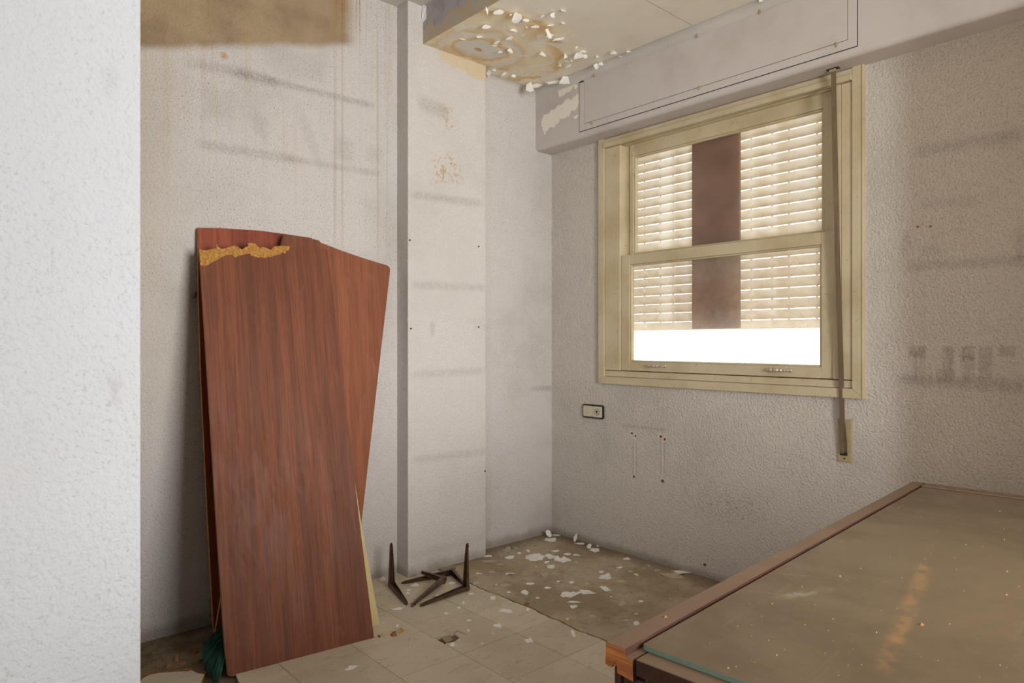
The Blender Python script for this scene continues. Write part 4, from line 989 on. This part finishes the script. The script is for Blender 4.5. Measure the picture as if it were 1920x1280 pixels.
# crumbs of paint over the floor: stuff
vs = []; fs = []
for q in range(900):
    k = random.random()
    if k < .45: u, v = random.gauss(985, 70), random.gauss(1065, 35)
    elif k < .7: u, v = random.gauss(900, 40), random.gauss(1112, 16)
    elif k < .85: u, v = random.uniform(900, 1040), 0; v = 1036 - (u - 912) * .262 + abs(random.gauss(3, 4))
    else: u, v = random.uniform(700, 1250), random.uniform(1050, 1260)
    if v < 1004: continue
    p = F(u, v)
    if p.y > YB - .006 or p.x > XW - .006 or (p.y > YP - .006 and 1.9 < p.x < px1 + .006): continue
    crumb(p, random.choice([.0012, .0016, .002, .003, .004]) )
pc = obj('paint_crumbs', vs, fs, m_fldim); tag(pc, 'tiny pale paint crumbs scattered over the floor around the brackets', 'crumbs', None, 'stuff')

# ------------------------------------------------------------------ peeling flakes hanging from the ceiling
CF = [(972, 36, 24, 28), (958, 28, 6, 6), (986, 38, 10, 8), (1003, 50, 14, 8), (1019, 33, 6, 14), (1023, 62, 10, 32), (1033, 47, 12, 4), (1036, 28, 8, 14), (1055, 21, 12, 6), (1056, 44, 8, 5), (1032, 66, 12, 8), (1050, 72, 22, 7),
      (962, 58, 16, 8), (957, 72, 14, 11), (987, 52, 5, 5), (1016, 102, 10, 12), (1060, 104, 8, 8), (1063, 116, 6, 6), (1050, 125, 7, 14), (1068, 128, 9, 20), (1071, 113, 5, 4), (1086, 103, 14, 15), (1095, 106, 10, 12), (1094, 97, 12, 6), (1082, 89, 5, 6), (1120, 106, 5, 4),
      (1118, 122, 9, 12), (1126, 121, 8, 12), (949, 138, 12, 7), (963, 141, 8, 6), (992, 161, 12, 18), (1008, 160, 15, 14), (1040, 154, 26, 9), (1060, 150, 17, 18), (910.7, 20, 5, 20), (935, 22, 15, 14), (911, 50, 14, 10), (932, 80, 12, 9), (928, 85, 12, 3), (938, 98, 7, 9),
      (1151, 100, 10, 12), (1178, 98, 9, 7), (1162, 107, 8, 5), (1425, 3, 9, 8), (918, 136, 8, 10), (926, 133, 6, 9), (910, 143, 5, 7), (955, 95, 8, 10), (868, 74, 12, 3), (900, 68, 14, 4)]
for (u, v, wpx, hpx) in CF:
    hg = P(u, v - hpx * .5, 'z', ZC); x_max = XB - .012
    if hg.x > x_max: hg.x = x_max
    d = (hg - EYE).dot(FW); w_, h_ = wpx * d / FPX, hpx * d / FPX
    ol = outline(random.choice([5, 6, 7]), .45); wpx *= 1.35; hpx *= 1.3; w_ *= 1.35; h_ *= 1.3; yaw = random.uniform(-.5, .5); al = RT * math.cos(yaw) + FW * math.sin(yaw); bk = FW * -math.cos(yaw) + RT * math.sin(yaw); th = random.uniform(.5, 1.1); vs = []
    if hg.y > YB - .03: hg.y = YB - .03
    for x, y in ol:
        s_ = (y + 1) / 2 * h_ * 1.15
        vs.append(hg + al * (x * w_ / 2) + UP * (-s_ * math.sin(th) - .001 - .25 * s_ * abs(x)) + bk * (s_ * math.cos(th) * .7))
    for p in vs:
        p.z = min(p.z, ZC - .0004); p.x = min(p.x, XB - .002)
    c_ = sum(vs, Vector()) / len(vs) + Vector((random.uniform(-.003, .003), random.uniform(-.003, .003), random.uniform(-.004, 0)))
    up_ = [p for p in vs] + [c_]; dn = [p + Vector((.0006, .0006, .0010)) for p in up_]; N = len(vs); fs = []
    for q in range(N):
        a, b = q, (q + 1) % N; fs += [(a, b, N), (N + 1 + b, N + 1 + a, 2 * N + 1), (a, N + 1 + a, N + 1 + b, b)]
    obj('paint_flake', up_ + dn, fs, m_white, ceiling)
# loose flake on the drop edge, and on the box front
for (u, v, wpx, hpx) in [(790, 27, 6, 26), (1080, 219, 13, 9), (1079, 163, 9, 10), (1053, 205, 5, 5), (1022, 250, 5, 8)]:
    if u < 800:
        vs = [Vector((XD - .004 - .006 * math.sin(q), P(u, v, 'y', YP).y - .004, P(790, vv_, 'y', YP).z)) for q, vv_ in enumerate((8, 22, 30, 42))] + [Vector((XD - .0005, YP - .03, P(790, vv_, 'y', YP).z)) for vv_ in (38, 14)]
        prism('paint_flake', vs, Vector((-1, 0, 0)), .001, m_white, ceiling)
    else:
        p = P(u, v, 'x', XB - .004); d = (p - EYE).dot(FW); w_, h_ = wpx * d / FPX * 1.3, hpx * d / FPX
        vs = [Vector((XB - .0015 - .008 * (1 - y) / 2, p.y + x * w_ / 2, p.z + y * h_ / 2)) for x, y in outline(8, .4)]
        prism('paint_flake', vs, Vector((-1, 0, 0)), .001, m_white, sbox)
